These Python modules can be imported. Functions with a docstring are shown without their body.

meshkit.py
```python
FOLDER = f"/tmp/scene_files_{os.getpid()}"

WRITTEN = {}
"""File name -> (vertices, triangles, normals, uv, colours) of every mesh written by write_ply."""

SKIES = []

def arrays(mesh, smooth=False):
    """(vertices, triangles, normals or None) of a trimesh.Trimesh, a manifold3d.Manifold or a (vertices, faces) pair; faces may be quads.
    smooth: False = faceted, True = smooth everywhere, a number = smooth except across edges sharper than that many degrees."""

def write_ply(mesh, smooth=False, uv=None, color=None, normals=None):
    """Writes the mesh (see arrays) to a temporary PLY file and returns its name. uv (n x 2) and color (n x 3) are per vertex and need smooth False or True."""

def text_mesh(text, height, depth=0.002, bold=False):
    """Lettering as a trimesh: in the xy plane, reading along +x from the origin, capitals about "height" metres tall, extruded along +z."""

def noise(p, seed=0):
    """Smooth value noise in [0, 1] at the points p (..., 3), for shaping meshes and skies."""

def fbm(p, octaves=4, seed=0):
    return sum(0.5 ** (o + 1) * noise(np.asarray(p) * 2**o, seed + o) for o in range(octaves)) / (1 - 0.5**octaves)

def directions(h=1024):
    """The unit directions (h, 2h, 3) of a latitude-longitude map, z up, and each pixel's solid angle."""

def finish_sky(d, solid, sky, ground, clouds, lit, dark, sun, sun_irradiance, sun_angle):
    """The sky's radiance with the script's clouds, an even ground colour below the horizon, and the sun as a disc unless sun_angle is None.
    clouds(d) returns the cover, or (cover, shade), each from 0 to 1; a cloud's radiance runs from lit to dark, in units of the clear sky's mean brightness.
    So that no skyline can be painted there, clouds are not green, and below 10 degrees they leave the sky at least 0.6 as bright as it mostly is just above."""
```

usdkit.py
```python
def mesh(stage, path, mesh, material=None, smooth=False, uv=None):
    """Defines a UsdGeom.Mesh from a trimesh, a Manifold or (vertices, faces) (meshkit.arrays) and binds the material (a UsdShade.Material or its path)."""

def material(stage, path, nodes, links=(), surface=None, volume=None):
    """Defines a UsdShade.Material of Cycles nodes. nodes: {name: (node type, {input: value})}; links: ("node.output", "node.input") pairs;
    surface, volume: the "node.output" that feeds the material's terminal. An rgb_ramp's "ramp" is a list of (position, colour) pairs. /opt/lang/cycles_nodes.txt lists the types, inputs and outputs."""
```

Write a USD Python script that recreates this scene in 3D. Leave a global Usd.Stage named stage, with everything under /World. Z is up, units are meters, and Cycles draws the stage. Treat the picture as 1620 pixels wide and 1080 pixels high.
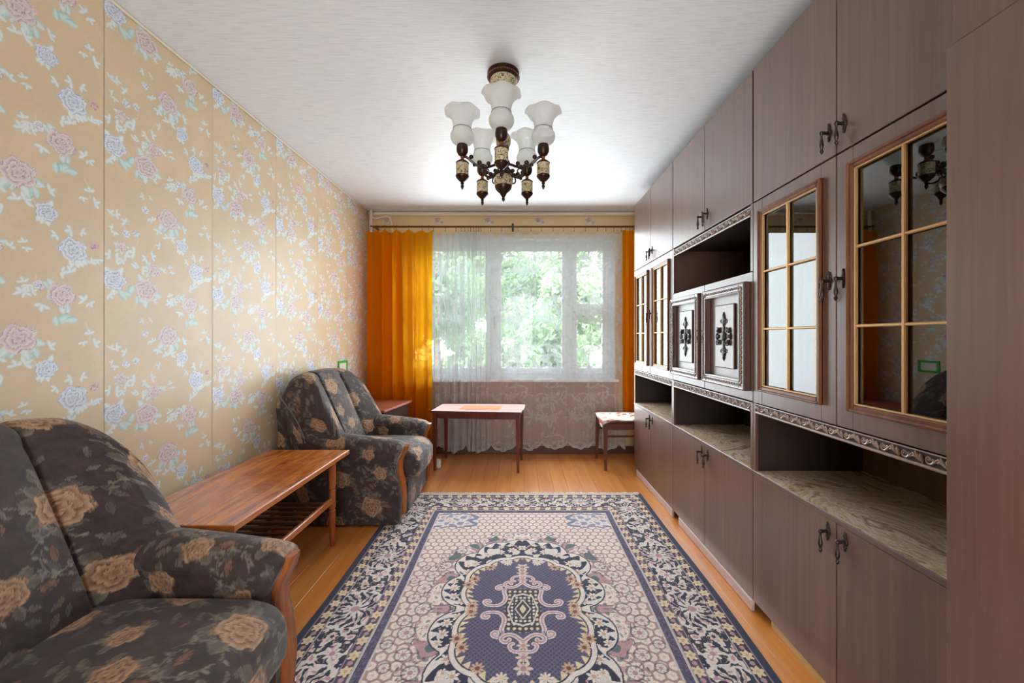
import math
import numpy as np, trimesh
import usdkit, meshkit
from meshkit import noise, fbm
from pxr import Usd, UsdGeom, UsdLux, UsdShade, Sdf, Gf, Vt

stage = Usd.Stage.CreateInMemory()
UsdGeom.SetStageUpAxis(stage, 'Z')
UsdGeom.SetStageMetersPerUnit(stage, 1.0)
stage.SetDefaultPrim(UsdGeom.Xform.Define(stage, '/World').GetPrim())
UsdGeom.Scope.Define(stage, '/World/Looks')

# ------------------------------------------------------------ camera, sky, exposure
FPX, CAMZ = 622.0, 1.2                       # focal length in pixels of a 1620 px wide frame; eye height
cam = UsdGeom.Camera.Define(stage, '/World/camera')
cam.AddTranslateOp().Set((0, 0, CAMZ))
cam.AddRotateXYZOp().Set((90, 0, 0))
cam.CreateHorizontalApertureAttr(36.0)
cam.CreateFocalLengthAttr(FPX / 1620 * 36)
cam.CreateHorizontalApertureOffsetAttr(-13.0 / 1620 * 36)
cam.CreateVerticalApertureOffsetAttr(-6.5 / 1620 * 36)
cam.CreateClippingRangeAttr((0.02, 500))
cam.CreateExposureAttr(0.22)
sky = UsdLux.DomeLight.Define(stage, '/World/sky')          # an even, bright overcast sky
sky.CreateIntensityAttr(3.4)
sky.CreateColorAttr((0.88, 0.95, 1.0))

fill_lamp = UsdLux.RectLight.Define(stage, '/World/added_window_lamp')   # added area lamp before the lace, strengthening the light from the window
fill_lamp.CreateWidthAttr(2.05)
fill_lamp.CreateHeightAttr(1.75)
fill_lamp.AddTranslateOp().Set((0.06, 3.90, 1.36))
fill_lamp.AddRotateXYZOp().Set((-90, 0, 0))
fill_lamp.CreateIntensityAttr(4.2)
fill_lamp.CreateColorAttr((0.86, 0.94, 1.0))

# ------------------------------------------------------------ room numbers (metres; camera looks along +y)
XL, XR, YB, YF, ZC = -1.575, 1.50, 4.08, -1.25, 2.50
XF = 1.017                                   # front plane of the wall unit

# ------------------------------------------------------------ helpers
_used, _loc = {}, {}


def S(r, g, b):
    c = np.array([r, g, b], float) / 255
    return tuple(np.where(c <= 0.04045, c / 12.92, ((c + 0.055) / 1.055) ** 2.4))


def where(parent, name):
    base = str(parent.GetPath()) if parent else '/World'
    n = _used.get((base, name), 0)
    _used[(base, name)] = n + 1
    return f'{base}/{name}' + (f'_{n:03d}' if n else '')


def mark(p, label=None, cat=None, group=None, kind=None):
    for k, v in (('label', label), ('category', cat), ('group', group), ('kind', kind)):
        if v:
            p.SetCustomDataByKey(k, v)
    return p


def thing(name, label, cat, loc=(0, 0, 0), rotz=0, group=None, kind=None):
    x = UsdGeom.Xform.Define(stage, where(None, name))
    x.AddTranslateOp().Set(Gf.Vec3d(*map(float, loc)))
    if rotz:
        x.AddRotateZOp().Set(float(rotz))
    _loc[str(x.GetPath())] = np.array(loc, float)
    return mark(x.GetPrim(), label, cat, group, kind)


def obj(name, mesh, mat, parent=None, smooth=False, cd=None, local=False, label=None, kind=None):
    """One Mesh prim. Points are given in world space unless local; they are moved to the thing's base."""
    path = where(parent, name)
    if hasattr(mesh, 'vertices'):
        mesh = (np.array(mesh.vertices), np.array(mesh.faces))
    v, f = np.array(mesh[0], float), np.asarray(mesh[1], int)
    if not local:
        top = '/'.join(path.split('/')[:3])
        if top in _loc:
            v = v - _loc[top]
    m = usdkit.mesh(stage, path, (v, f), mat, smooth)
    if cd is not None:
        UsdGeom.PrimvarsAPI(m).CreatePrimvar('Cd', Sdf.ValueTypeNames.Color3fArray, 'vertex').Set(Vt.Vec3fArray.FromNumpy(np.asarray(cd, np.float32)))
    return mark(m.GetPrim(), label, None, None, kind)


def cat(ms):
    vs, fs, n = [], [], 0
    for m in ms:
        v, f = (np.asarray(m.vertices), np.asarray(m.faces)) if hasattr(m, 'vertices') else (np.asarray(m[0]), np.asarray(m[1]))
        if f.shape[1] == 4:
            f = np.vstack([f[:, [0, 1, 2]], f[:, [0, 2, 3]]])
        vs.append(v); fs.append(f + n); n += len(v)
    return np.vstack(vs), np.vstack(fs)


_BOX = None


def box(x0, x1, y0, y1, z0, z1, c=0.0015):
    """A box with chamfered edges."""
    global _BOX
    lo, hi = np.minimum((x0, y0, z0), (x1, y1, z1)), np.maximum((x0, y0, z0), (x1, y1, z1))
    c = min(c, 0.45 * float((hi - lo).min()))
    sg = np.array([(a, b, d) for a in (-1, 1) for b in (-1, 1) for d in (-1, 1)], float)
    if _BOX is None:
        pts = np.vstack([sg * (1 - 0.1 * (1 - np.eye(3)[k])) for k in range(3)])
        h = trimesh.Trimesh(pts, process=False).convex_hull
        order = [int(np.argmin(((pts - q) ** 2).sum(1))) for q in h.vertices]
        _BOX = (np.array(order), np.array(h.faces))
    pts = np.vstack([(lo + hi) / 2 + sg * ((hi - lo) / 2 - c * (1 - np.eye(3)[k])) for k in range(3)])
    return pts[_BOX[0]], _BOX[1]


def gridfaces(n, m, wrap=False):
    i, j = np.meshgrid(np.arange(n - 1), np.arange(m if wrap else m - 1), indexing='ij')
    j2 = (j + 1) % m
    q = np.stack([i * m + j, (i + 1) * m + j, (i + 1) * m + j2, i * m + j2], -1).reshape(-1, 4)
    return np.vstack([q[:, [0, 1, 2]], q[:, [0, 2, 3]]])


def lathe(prof, n=28, at=(0, 0, 0)):
    """Turns (radius, z) pairs, listed from the bottom up, about z."""
    p = np.asarray(prof, float)
    a = np.arange(n) * 2 * math.pi / n
    v = np.stack([p[:, :1] * np.cos(a), p[:, :1] * np.sin(a), np.repeat(p[:, 1:], n, 1)], -1).reshape(-1, 3)
    f = gridfaces(len(p), n, True)[:, ::-1]
    k = len(v)
    v = np.vstack([v, [[0, 0, p[0, 1]], [0, 0, p[-1, 1]]]])
    j = np.arange(n)
    lo = np.stack([np.full(n, k), (j + 1) % n, j], 1)
    hi = np.stack([np.full(n, k + 1), (len(p) - 1) * n + j, (len(p) - 1) * n + (j + 1) % n], 1)
    return v + np.array(at), np.vstack([f, lo, hi])


def smoothpath(pts, n=24):
    from scipy.interpolate import CubicSpline
    p = np.asarray(pts, float)
    t = np.r_[0, np.cumsum(np.linalg.norm(np.diff(p, axis=0), axis=1))]
    return CubicSpline(t, p)(np.linspace(0, t[-1], n))


def tube(path, r, n=8, caps=True):
    p = np.asarray(path, float)
    r = np.broadcast_to(np.asarray(r, float), (len(p),))
    t = np.gradient(p, axis=0)
    t /= np.linalg.norm(t, axis=1, keepdims=True) + 1e-12
    a = np.cross(t[0], [0, 0, 1.0] if abs(t[0][2]) < 0.9 else [1.0, 0, 0])
    A = []
    for k in range(len(p)):
        a = a - t[k] * (a @ t[k])
        a = a / (np.linalg.norm(a) + 1e-12)
        A.append(a)
    A = np.array(A)
    B = np.cross(t, A)
    g = np.arange(n) * 2 * math.pi / n
    v = p[:, None] + r[:, None, None] * (np.cos(g)[None, :, None] * A[:, None] + np.sin(g)[None, :, None] * B[:, None])
    f = gridfaces(len(p), n, True)[:, ::-1]
    v = v.reshape(-1, 3)
    if caps:
        k = len(v)
        v = np.vstack([v, p[:1], p[-1:]])
        j = np.arange(n)
        f = np.vstack([f, np.stack([np.full(n, k), (j + 1) % n, j], 1), np.stack([np.full(n, k + 1), (len(p) - 1) * n + j, (len(p) - 1) * n + (j + 1) % n], 1)])
    return v, f


def ell(c, r, sub=1, rot=None):
    m = trimesh.creation.icosphere(sub)
    v = np.asarray(m.vertices) * np.asarray(r)
    if rot is not None:
        v = v @ np.asarray(rot).T
    return v + np.asarray(c), np.asarray(m.faces)


def rotx(a):
    c, s = math.cos(a), math.sin(a)
    return np.array([[1, 0, 0], [0, c, -s], [0, s, c]])


def tri_strip_prism(poly, x0, x1):
    """Extrudes a shapely polygon given in (y, z) along x."""
    m = trimesh.creation.extrude_polygon(poly, 1.0, engine='earcut')
    v = np.asarray(m.vertices)
    return np.stack([x0 + (x1 - x0) * v[:, 2], v[:, 0], v[:, 1]], 1), np.asarray(m.faces)


# ------------------------------------------------------------ materials
def mat(name, color, rough=0.5, links=(), nodes=None, **kw):
    n = {'p': ('principled_bsdf', dict(base_color=tuple(color), roughness=rough, **kw))}
    n.update(nodes or {})
    return usdkit.material(stage, '/World/Looks/' + name, n, list(links), surface='p.BSDF')


def wood(name, dark, mid, light, scale, rough=0.4, bump=0.15, big=1.0, **kw):
    """Straight-grained wood; scale stretches the grain (small number along the fibre)."""
    return mat(name, mid, rough, nodes={
        'g': ('geometry', {}), 'm': ('mapping', {'scale': scale}),
        'n': ('noise_texture', {'scale': 1.0, 'detail': 5.0, 'roughness': 0.62, 'distortion': 0.4}),
        'm2': ('mapping', {'scale': tuple(s * 0.13 * big for s in scale)}),
        'n2': ('noise_texture', {'scale': 1.0, 'detail': 3.0, 'distortion': 0.6}),
        'a': ('math', {'math_type': 'multiply_add', 'value2': 0.55, 'value3': 0.0}), 'b': ('math', {'math_type': 'multiply_add', 'value2': 0.45}),
        'r': ('rgb_ramp', {'ramp': [(0.30, dark), (0.5, mid), (0.70, light)]}),
        'bu': ('bump', {'strength': bump, 'distance': 0.001})},
        links=[('g.position', 'm.vector'), ('m.vector', 'n.vector'), ('g.position', 'm2.vector'), ('m2.vector', 'n2.vector'),
               ('n.fac', 'a.value1'), ('a.value', 'b.value3'), ('n2.fac', 'b.value1'), ('b.value', 'r.fac'), ('r.color', 'p.base_color'),
               ('n.fac', 'bu.height'), ('bu.normal', 'p.normal')], **kw)


def painted(name, rough=0.5, bump_scale=None, bump=0.2, **kw):
    """Colour from the mesh's own Cd attribute."""
    nodes = {'c': ('attribute', {'attribute': 'Cd'})}
    links = [('c.color', 'p.base_color')]
    if bump_scale:
        nodes |= {'g': ('geometry', {}), 'm': ('mapping', {'scale': bump_scale}), 'n': ('noise_texture', {'scale': 1.0, 'detail': 3.0}), 'bu': ('bump', {'strength': bump, 'distance': 0.002})}
        links += [('g.position', 'm.vector'), ('m.vector', 'n.vector'), ('n.fac', 'bu.height'), ('bu.normal', 'p.normal')]
    return mat(name, (0.5, 0.5, 0.5), rough, nodes=nodes, links=links, **kw)


CAB = wood('cabinet_wood', S(86, 60, 49), S(102, 73, 60), S(117, 86, 71), (55, 55, 1.6), rough=0.42, bump=0.05, coat_weight=0.6, coat_roughness=0.27, coat_ior=1.6)
CABD = wood('cabinet_inside_shaded', S(40, 27, 21), S(50, 34, 26), S(60, 42, 31), (40, 40, 2.2), rough=0.55)  # inside wood, darkened further to carry the shade of the niches
CABB = wood('cabinet_back_board', S(78, 58, 32), S(92, 69, 38), S(104, 80, 48), (3, 30, 6), rough=0.55)
MOUL = wood('moulding_wood', S(92, 52, 30), S(120, 72, 42), S(146, 92, 56), (60, 60, 3), rough=0.28)
CARVE = mat('carved_wood', S(150, 124, 110), 0.28, coat_weight=.5, coat_roughness=.2)  # pale tone carries the highlights on the carved edges
FRAMEW = mat('bar_frame_wood', S(92, 62, 52), 0.3, coat_weight=.6, coat_roughness=.2)
CARVEG = mat('carved_wood_dark', S(48, 34, 30), 0.4)  # dark wood; on the trim strips it carries the recess shade
GOLD = mat('gold_strip', S(200, 160, 106), 0.38, metallic=0.4)
EDGE = mat('counter_edge_brown', S(110, 84, 78), 0.35)
BRONZE = mat('aged_bronze', S(74, 60, 54), 0.33, metallic=0.75)
PLINW = wood('plinth_pale', S(178, 156, 150), S(196, 172, 164), S(206, 186, 176), (5, 3, 30), rough=0.5)
PLINY = wood('plinth_raw_wood', S(168, 138, 88), S(190, 160, 108), S(204, 176, 124), (30, 3, 40), rough=0.6)
WHITE = mat('white_paint', S(232, 234, 236), 0.35)
PIPEW = mat('cream_pipe_paint', S(226, 212, 190), 0.35)
TRIMW = mat('cream_trim', S(222, 208, 186), 0.5)
DARKM = mat('dark_bronze_rail', S(112, 84, 50), 0.35, metallic=0.6)
FLOORM = mat('floor_paint', S(190, 116, 50), 0.36, coat_weight=.7, coat_roughness=.2, nodes={
    'g': ('geometry', {}), 'm': ('mapping', {'scale': (12, 1.2, 12)}), 'n': ('noise_texture', {'scale': 1.0, 'detail': 5.0, 'roughness': 0.6}),
    'r': ('rgb_ramp', {'ramp': [(0.3, S(190, 114, 44)), (0.5, S(208, 132, 60)), (0.7, S(222, 150, 82))]}),
    'm2': ('mapping', {'scale': (10, 3.5, 10), 'rotation': (0, 0, 0.7)}), 'n2': ('noise_texture', {'scale': 1.0, 'detail': 9.0, 'roughness': 0.72}),
    'r2': ('rgb_ramp', {'ramp': [(0.665, (0, 0, 0)), (0.70, (.8, .8, .8))]}), 'mx': ('mix', {'color2': S(226, 204, 180)}),
    'bu': ('bump', {'strength': 0.08, 'distance': 0.001})},
    links=[('g.position', 'm.vector'), ('m.vector', 'n.vector'), ('n.fac', 'r.fac'), ('g.position', 'm2.vector'), ('m2.vector', 'n2.vector'), ('n2.fac', 'r2.fac'), ('r2.color', 'mx.fac'),
           ('r.color', 'mx.color1'), ('mx.color', 'p.base_color'), ('n2.fac', 'bu.height'), ('bu.normal', 'p.normal')])
BASEB = mat('brown_baseboard', S(92, 52, 34), 0.45)
MARBLE = mat('marbled_laminate', S(180, 150, 120), 0.25, nodes={
    'g': ('geometry', {}), 'm': ('mapping', {'scale': (4.2, 2.2, 4), 'rotation': (0, 0, 0.6)}),
    'n': ('noise_texture', {'scale': 1.0, 'detail': 6.0, 'roughness': 0.62, 'distortion': 2.2}),
    'r': ('rgb_ramp', {'ramp': [(0.28, S(120, 84, 58)), (0.38, S(176, 134, 98)), (0.45, S(224, 204, 178)), (0.49, S(196, 160, 124)), (0.56, S(230, 216, 196)), (0.61, S(160, 112, 74)), (0.68, S(236, 224, 208))]})},
    links=[('g.position', 'm.vector'), ('m.vector', 'n.vector'), ('n.fac', 'r.fac'), ('r.color', 'p.base_color')])
CEILM = mat('ceiling_paper', S(226, 221, 214), 0.5, specular_ior_level=0.6, nodes={
    'g': ('geometry', {}), 'm': ('mapping', {'scale': (9, 160, 30)}), 'n': ('noise_texture', {'scale': 1.0, 'detail': 4.0, 'roughness': 0.7}),
    'r': ('rgb_ramp', {'ramp': [(0.3, S(212, 213, 214)), (0.5, S(228, 230, 232)), (0.75, S(235, 237, 238))]}),
    'bu': ('bump', {'strength': 0.3, 'distance': 0.002})},
    links=[('g.position', 'm.vector'), ('m.vector', 'n.vector'), ('n.fac', 'r.fac'), ('r.color', 'p.base_color'), ('n.fac', 'bu.height'), ('bu.normal', 'p.normal')])
PAPER = painted('wallpaper', 0.40, (55, 55, 55), 0.12, specular_ior_level=0.7)
PASTE = mat('wall_plaster', S(190, 168, 140), 0.8)


def pane_glass(name, ior, tint):
    return usdkit.material(stage, '/World/Looks/' + name, {
        't': ('transparent_bsdf', {'color': tint}), 'g': ('glossy_bsdf', {'color': (1, 1, 1), 'roughness': 0.012}),
        'f': ('fresnel', {'IOR': ior}), 'm': ('mix_closure', {})},
        [('f.fac', 'm.fac'), ('t.BSDF', 'm.closure1'), ('g.BSDF', 'm.closure2')], surface='m.closure')


GLASS = pane_glass('window_glass', 1.35, (0.97, 0.985, 0.98))
CABGLASS = pane_glass('cabinet_glass', 2.05, (0.80, 0.83, 0.84))
# ------------------------------------------------------------ printed flower patterns (flat print, worked out per vertex)
def put(col, m, c, k=1.0):
    c = np.asarray(c, float)
    k = np.asarray(k, float)
    k = k[:, None] if k.ndim else k
    col[m] = col[m] * (1 - k) + c * k


def rose(col, u, v, cx, cy, r, light, mid, dark, seed):
    """A printed rose: swirled petals inside a lobed outline."""
    near = np.nonzero((np.abs(u - cx) < 1.3 * r) & (np.abs(v - cy) < 1.3 * r))[0]
    if not len(near):
        return
    x, y = (u[near] - cx) / r, (v[near] - cy) / r
    y = y * 1.08
    d, th = np.hypot(x, y), np.arctan2(y, x)
    edge = 0.98 + 0.09 * np.sin(5 * th + seed) + 0.05 * np.sin(9 * th + 2.1 * seed)
    ins = d < edge
    near, d, th, edge = near[ins], d[ins], th[ins], edge[ins]
    q = d / edge
    lay = np.floor(q * 3.2)
    swirl = q * 3.2 - 0.46 * np.abs(np.sin((2.5 - .5 * lay) * th + seed + 1.9 * lay)) + .10 * np.sin(3 * th + seed) + .3
    fr = swirl - np.floor(swirl)
    g = np.clip(fr * 1.5 - .25, 0, 1)[:, None] ** .8
    c = np.array(light) * g + np.array(mid) * (1 - g)
    line = np.clip(1 - np.abs(fr - 0.04) / 0.085, 0, 1) * np.clip(1.25 - q * 0.85, 0.12, 1)
    c = c * (1 - line[:, None]) + np.array(dark) * line[:, None]
    core = np.clip(1 - q / 0.36, 0, 1) * 0.55
    c = c * (1 - core[:, None]) + np.array(mid) * core[:, None]
    col[near] = c


def leaf(col, u, v, cx, cy, r, ang, c1, c2, w=0.52):
    near = np.nonzero((np.abs(u - cx) < 1.25 * r) & (np.abs(v - cy) < 1.25 * r))[0]
    if not len(near):
        return
    x, y = u[near] - cx, v[near] - cy
    a, b = (x * math.cos(ang) + y * math.sin(ang)) / r, (-x * math.sin(ang) + y * math.cos(ang)) / r
    lim = w * (1 - a * a) * (1 + 0.25 * a)
    ins = (np.abs(a) < 1) & (np.abs(b) < lim)
    t = np.clip(np.abs(b[ins]) / np.maximum(lim[ins], 1e-6), 0, 1)
    t = np.where(b[ins] > 0, t, t * 0.45)[:, None]
    col[near[ins]] = np.array(c1) * (1 - t) + np.array(c2) * t


def stroke(col, u, v, pts, w, c, k=1.0):
    p = np.asarray(pts, float)
    near = np.nonzero((u > p[:, 0].min() - w) & (u < p[:, 0].max() + w) & (v > p[:, 1].min() - w) & (v < p[:, 1].max() + w))[0]
    if not len(near):
        return
    x, y, best = u[near], v[near], np.full(len(near), 9.0)
    for (ax, ay), (bx, by) in zip(p[:-1], p[1:]):
        dx, dy = bx - ax, by - ay
        t = np.clip(((x - ax) * dx + (y - ay) * dy) / (dx * dx + dy * dy + 1e-12), 0, 1)
        best = np.minimum(best, np.hypot(x - ax - t * dx, y - ay - t * dy))
    ins = best < w
    put(col, near[ins], c, k)


TILE_W, TILE_H, TILE_Z0 = 0.524, 0.52, 1.90
PINK = [(.386, 2.393, .042), (.27, 2.244, .047), (.17, 1.918, .048), (.202, 2.004, .030), (.065, 2.077, .021)]
BLUE = [(.041, 1.944, .041), (.422, 2.036, .043), (.344, 2.145, .031)]
BUDB = [(.085, 2.134, .014), (.125, 2.144, .013), (.324, 1.9, .0146), (.164, 2.255, .0133)]
BUDP = [(.491, 2.065, .0133), (.324, 2.413, .0113)]
LEAF = [(.025, 2.196, .012), (.045, 2.201, .012), (.031, 2.143, .008), (.041, 2.129, .01), (.082, 2.178, .013), (.022, 2.036, .0135), (.045, 2.028, .016), (.118, 2.064, .017), (.082, 2.052, .014), (.068, 2.023, .011),
        (.006, 1.96, .011), (.009, 1.915, .011), (.018, 1.883, .013), (.038, 1.909, .012), (.114, 2.008, .011), (.129, 2.019, .01), (.151, 1.998, .013), (.202, 1.876, .012), (.283, 2.03, .0095), (.248, 2.01, .011),
        (.292, 2.015, .0095), (.186, 2.224, .0105), (.202, 2.223, .0106), (.265, 2.159, .014), (.287, 2.163, .016), (.352, 2.219, .013), (.223, 2.185, .014), (.167, 2.05, .013), (.194, 2.065, .0135), (.231, 2.117, .012),
        (.458, 2.382, .014), (.475, 2.374, .012), (.333, 2.355, .0146), (.371, 2.076, .012), (.416, 2.102, .0136), (.448, 2.108, .012), (.386, 1.953, .0134), (.416, 1.957, .015), (.48, 2.0, .014), (.502, 2.018, .0124),
        (.448, 2.004, .012), (.278, 1.871, .014), (.305, 1.877, .011), (.283, 1.904, .011), (.491, 2.225, .014), (.475, 2.261, .012), (.453, 2.232, .0104), (.287, 2.393, .0127), (.292, 2.416, .011), (.155, 2.308, .01), (.19, 2.316, .0075)]
TEAL = [(.072, 1.886, .019), (.103, 1.911, .019), (.147, 1.872, .02), (.129, 1.875, .013), (.391, 2.312, .022), (.416, 2.31, .017), (.371, 2.304, .015), (.314, 2.198, .016), (.30, 2.19, .015), (.255, 2.20, .015), (.09, 1.895, .014)]
TAN = np.array(S(210, 186, 150))


def wallpaper(u, z, seed=0):
    """Colour of the flowered paper at u metres from the strip's left edge and height z."""
    col = np.tile(TAN, (len(u), 1))
    p = np.stack([u * 9 + 17 * seed, z * 9, 0 * z], 1)
    k = (fbm(p, 4, 3) - 0.5)
    fine = noise(np.stack([u * 160, z * 160, 0 * z + seed], 1), 5) - 0.5
    col *= (1 + 0.16 * k + 0.05 * fine)[:, None]
    v = (z - TILE_Z0) % TILE_H
    rng = np.random.RandomState(4)
    for dv in (0.0, TILE_H, -TILE_H):
        vv = v + TILE_Z0 - 0.0 + dv
        rr = np.random.RandomState(11)
        for a, b in (((.223, 2.20), (.27, 2.225)), ((.17, 2.06), (.215, 2.14)), ((.137, 2.13), (.11, 2.08)), ((.122, 1.87), (.112, 1.835)), ((.46, 2.30), (.475, 2.24)), ((.338, 2.11), (.30, 2.19)), ((.07, 2.17), (.08, 2.14)), ((.315, 1.93), (.30, 1.88))):
            stroke(col, u, vv, (a, ((a[0] + b[0]) / 2 + .006, (a[1] + b[1]) / 2 - .004), b), .0022, S(222, 200, 160), 0.8)
        for x, y, r in LEAF:
            a0 = rr.uniform(0, 6.3)
            for j in range(3):
                a1 = a0 + (j - 1) * 1.25
                leaf(col, u, vv, x + .75 * r * math.cos(a1), y + .75 * r * math.sin(a1), r * .92, a1, S(226, 230, 226), S(178, 196, 194), .5)
        for x, y, r in TEAL:
            leaf(col, u, vv, x, y, r * 1.25, rr.uniform(0, 6.3), S(206, 224, 218), S(146, 186, 176), 0.6)
        for x, y, r in PINK:
            for j in range(4):
                a = rr.uniform(0, 6.3)
                leaf(col, u, vv, x + r * math.cos(a), y + r * math.sin(a), r * 0.55, a, S(216, 226, 222), S(168, 196, 190))
            rose(col, u, vv, x, y, r * 1.05, S(222, 206, 202), S(194, 170, 172), S(110, 82, 94), x * 40)
        for x, y, r in BLUE:
            for j in range(4):
                a = rr.uniform(0, 6.3)
                leaf(col, u, vv, x + r * math.cos(a), y + r * math.sin(a), r * 0.5, a, S(226, 232, 230), S(186, 206, 204))
            rose(col, u, vv, x, y, r * 1.05, S(222, 224, 230), S(176, 184, 202), S(92, 100, 128), x * 40)
        for x, y, r in BUDB:
            rose(col, u, vv, x, y, r * 1.1, S(228, 230, 234), S(178, 186, 204), S(80, 88, 120), x * 40)
        for x, y, r in BUDP:
            rose(col, u, vv, x, y, r * 1.1, S(220, 190, 192), S(176, 130, 138), S(100, 60, 74), x * 40)
    return np.clip(col, 0, 1)


# ------------------------------------------------------------ room shell
wl = thing('wall_left', 'long left wall papered in tan paper with faded pink and blue roses', 'wall', kind='structure')
obj('plaster', box(XL - 0.12, XL - 0.0012, YF, YB + 0.35, 0, ZC), PASTE, wl)
seam0 = 1.487
edges = [YF] + [seam0 + TILE_W * k for k in range(-5, 6) if YF < seam0 + TILE_W * k < YB - 0.03] + [YB]
for k, (a, b) in enumerate(zip(edges[:-1], edges[1:])):
    g = 0.0009
    if b < 1.1:
        ny, nz = 12, 40
        ys = np.linspace(a + g, b - g, ny)
    else:
        dy = 0.0026 * max(1.0, (a / 1.2)) ** 1.7
        ys = np.linspace(a + g, b - g, int((b - a) / dy) + 2)[(0 if a > 1.3 else 0):]
        nz = int(ZC / (0.0033 * max(1, a / 1.5))) + 1
    zs = np.linspace(0, ZC, nz)
    Y, Z = np.meshgrid(ys, zs, indexing='ij')
    u0 = (Y - a if k else Y - (b - TILE_W)).ravel()
    lift = 0.0007 * noise(np.stack([Y.ravel() * 6, Z.ravel() * 4, 0 * Z.ravel() + k], 1), 2)
    V = np.stack([XL + lift, Y.ravel(), Z.ravel()], 1)
    obj('wallpaper_strip', (V, gridfaces(len(ys), nz)), PAPER, wl, True, wallpaper(u0, Z.ravel() + 0.004 * (k % 3), k))

fl = thing('floor', 'glossy orange-brown painted board floor', 'floor', kind='structure')
PW = 0.115
xs = np.arange(XL, XR + 0.3, PW)
rp = np.random.RandomState(3)
for x in xs:
    if x > XR:
        break
    dz = rp.uniform(-0.0008, 0)
    obj('plank', box(x + 0.0005, min(x + PW, XR) - 0.0005, YF, YB, -0.03, dz, 0.0007), FLOORM, fl)
obj('floor_slab', box(XL - 0.1, XR + 0.12, YF, YB + 0.3, -0.12, -0.028), PASTE, fl)

ce = obj('ceiling', box(XL - 0.12, XR + 0.12, YF, YB + 0.35, ZC, ZC + 0.12), CEILM)
mark(ce, 'off-white ceiling in finely ribbed paper', 'ceiling', kind='structure')
wr = obj('wall_right', box(XR, XR + 0.12, YF, YB + 0.35, 0, ZC), PASTE)
mark(wr, 'plain right wall hidden behind the brown wall unit', 'wall', kind='structure')



def border_paper(x, z, plain):
    """Sparser paper of the window wall; the piece under the sill is plain, its backlit shade put into the colour."""
    col = np.tile(np.array(S(186, 150, 132)) if plain else np.array(S(214, 184, 134)), (len(x), 1))  # shade below the window is painted in as this darker tone
    col *= (1 + .10 * (fbm(np.stack([x * 7, z * 7, 0 * x], 1), 3, 6) - .5))[:, None]
    if not plain:
        u, v = x % TILE_W, (z - 2.42 + .26) % .52
        for q, (a, b, r) in enumerate(((.19, .26, .030), (.235, .235, .016))):
            for j in range(5):
                leaf(col, u, v, a + 1.3 * r * math.cos(1.3 * j + q), b + 1.2 * r * math.sin(1.3 * j + q), r * .6, 1.3 * j + q, S(206, 206, 190), S(160, 170, 160))
            rose(col, u, v, a, b, r, S(206, 178, 170), S(170, 130, 130), S(110, 70, 80), q * 3)
        put(col, (u < .004), np.array(S(160, 130, 92)))
    return col


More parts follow.
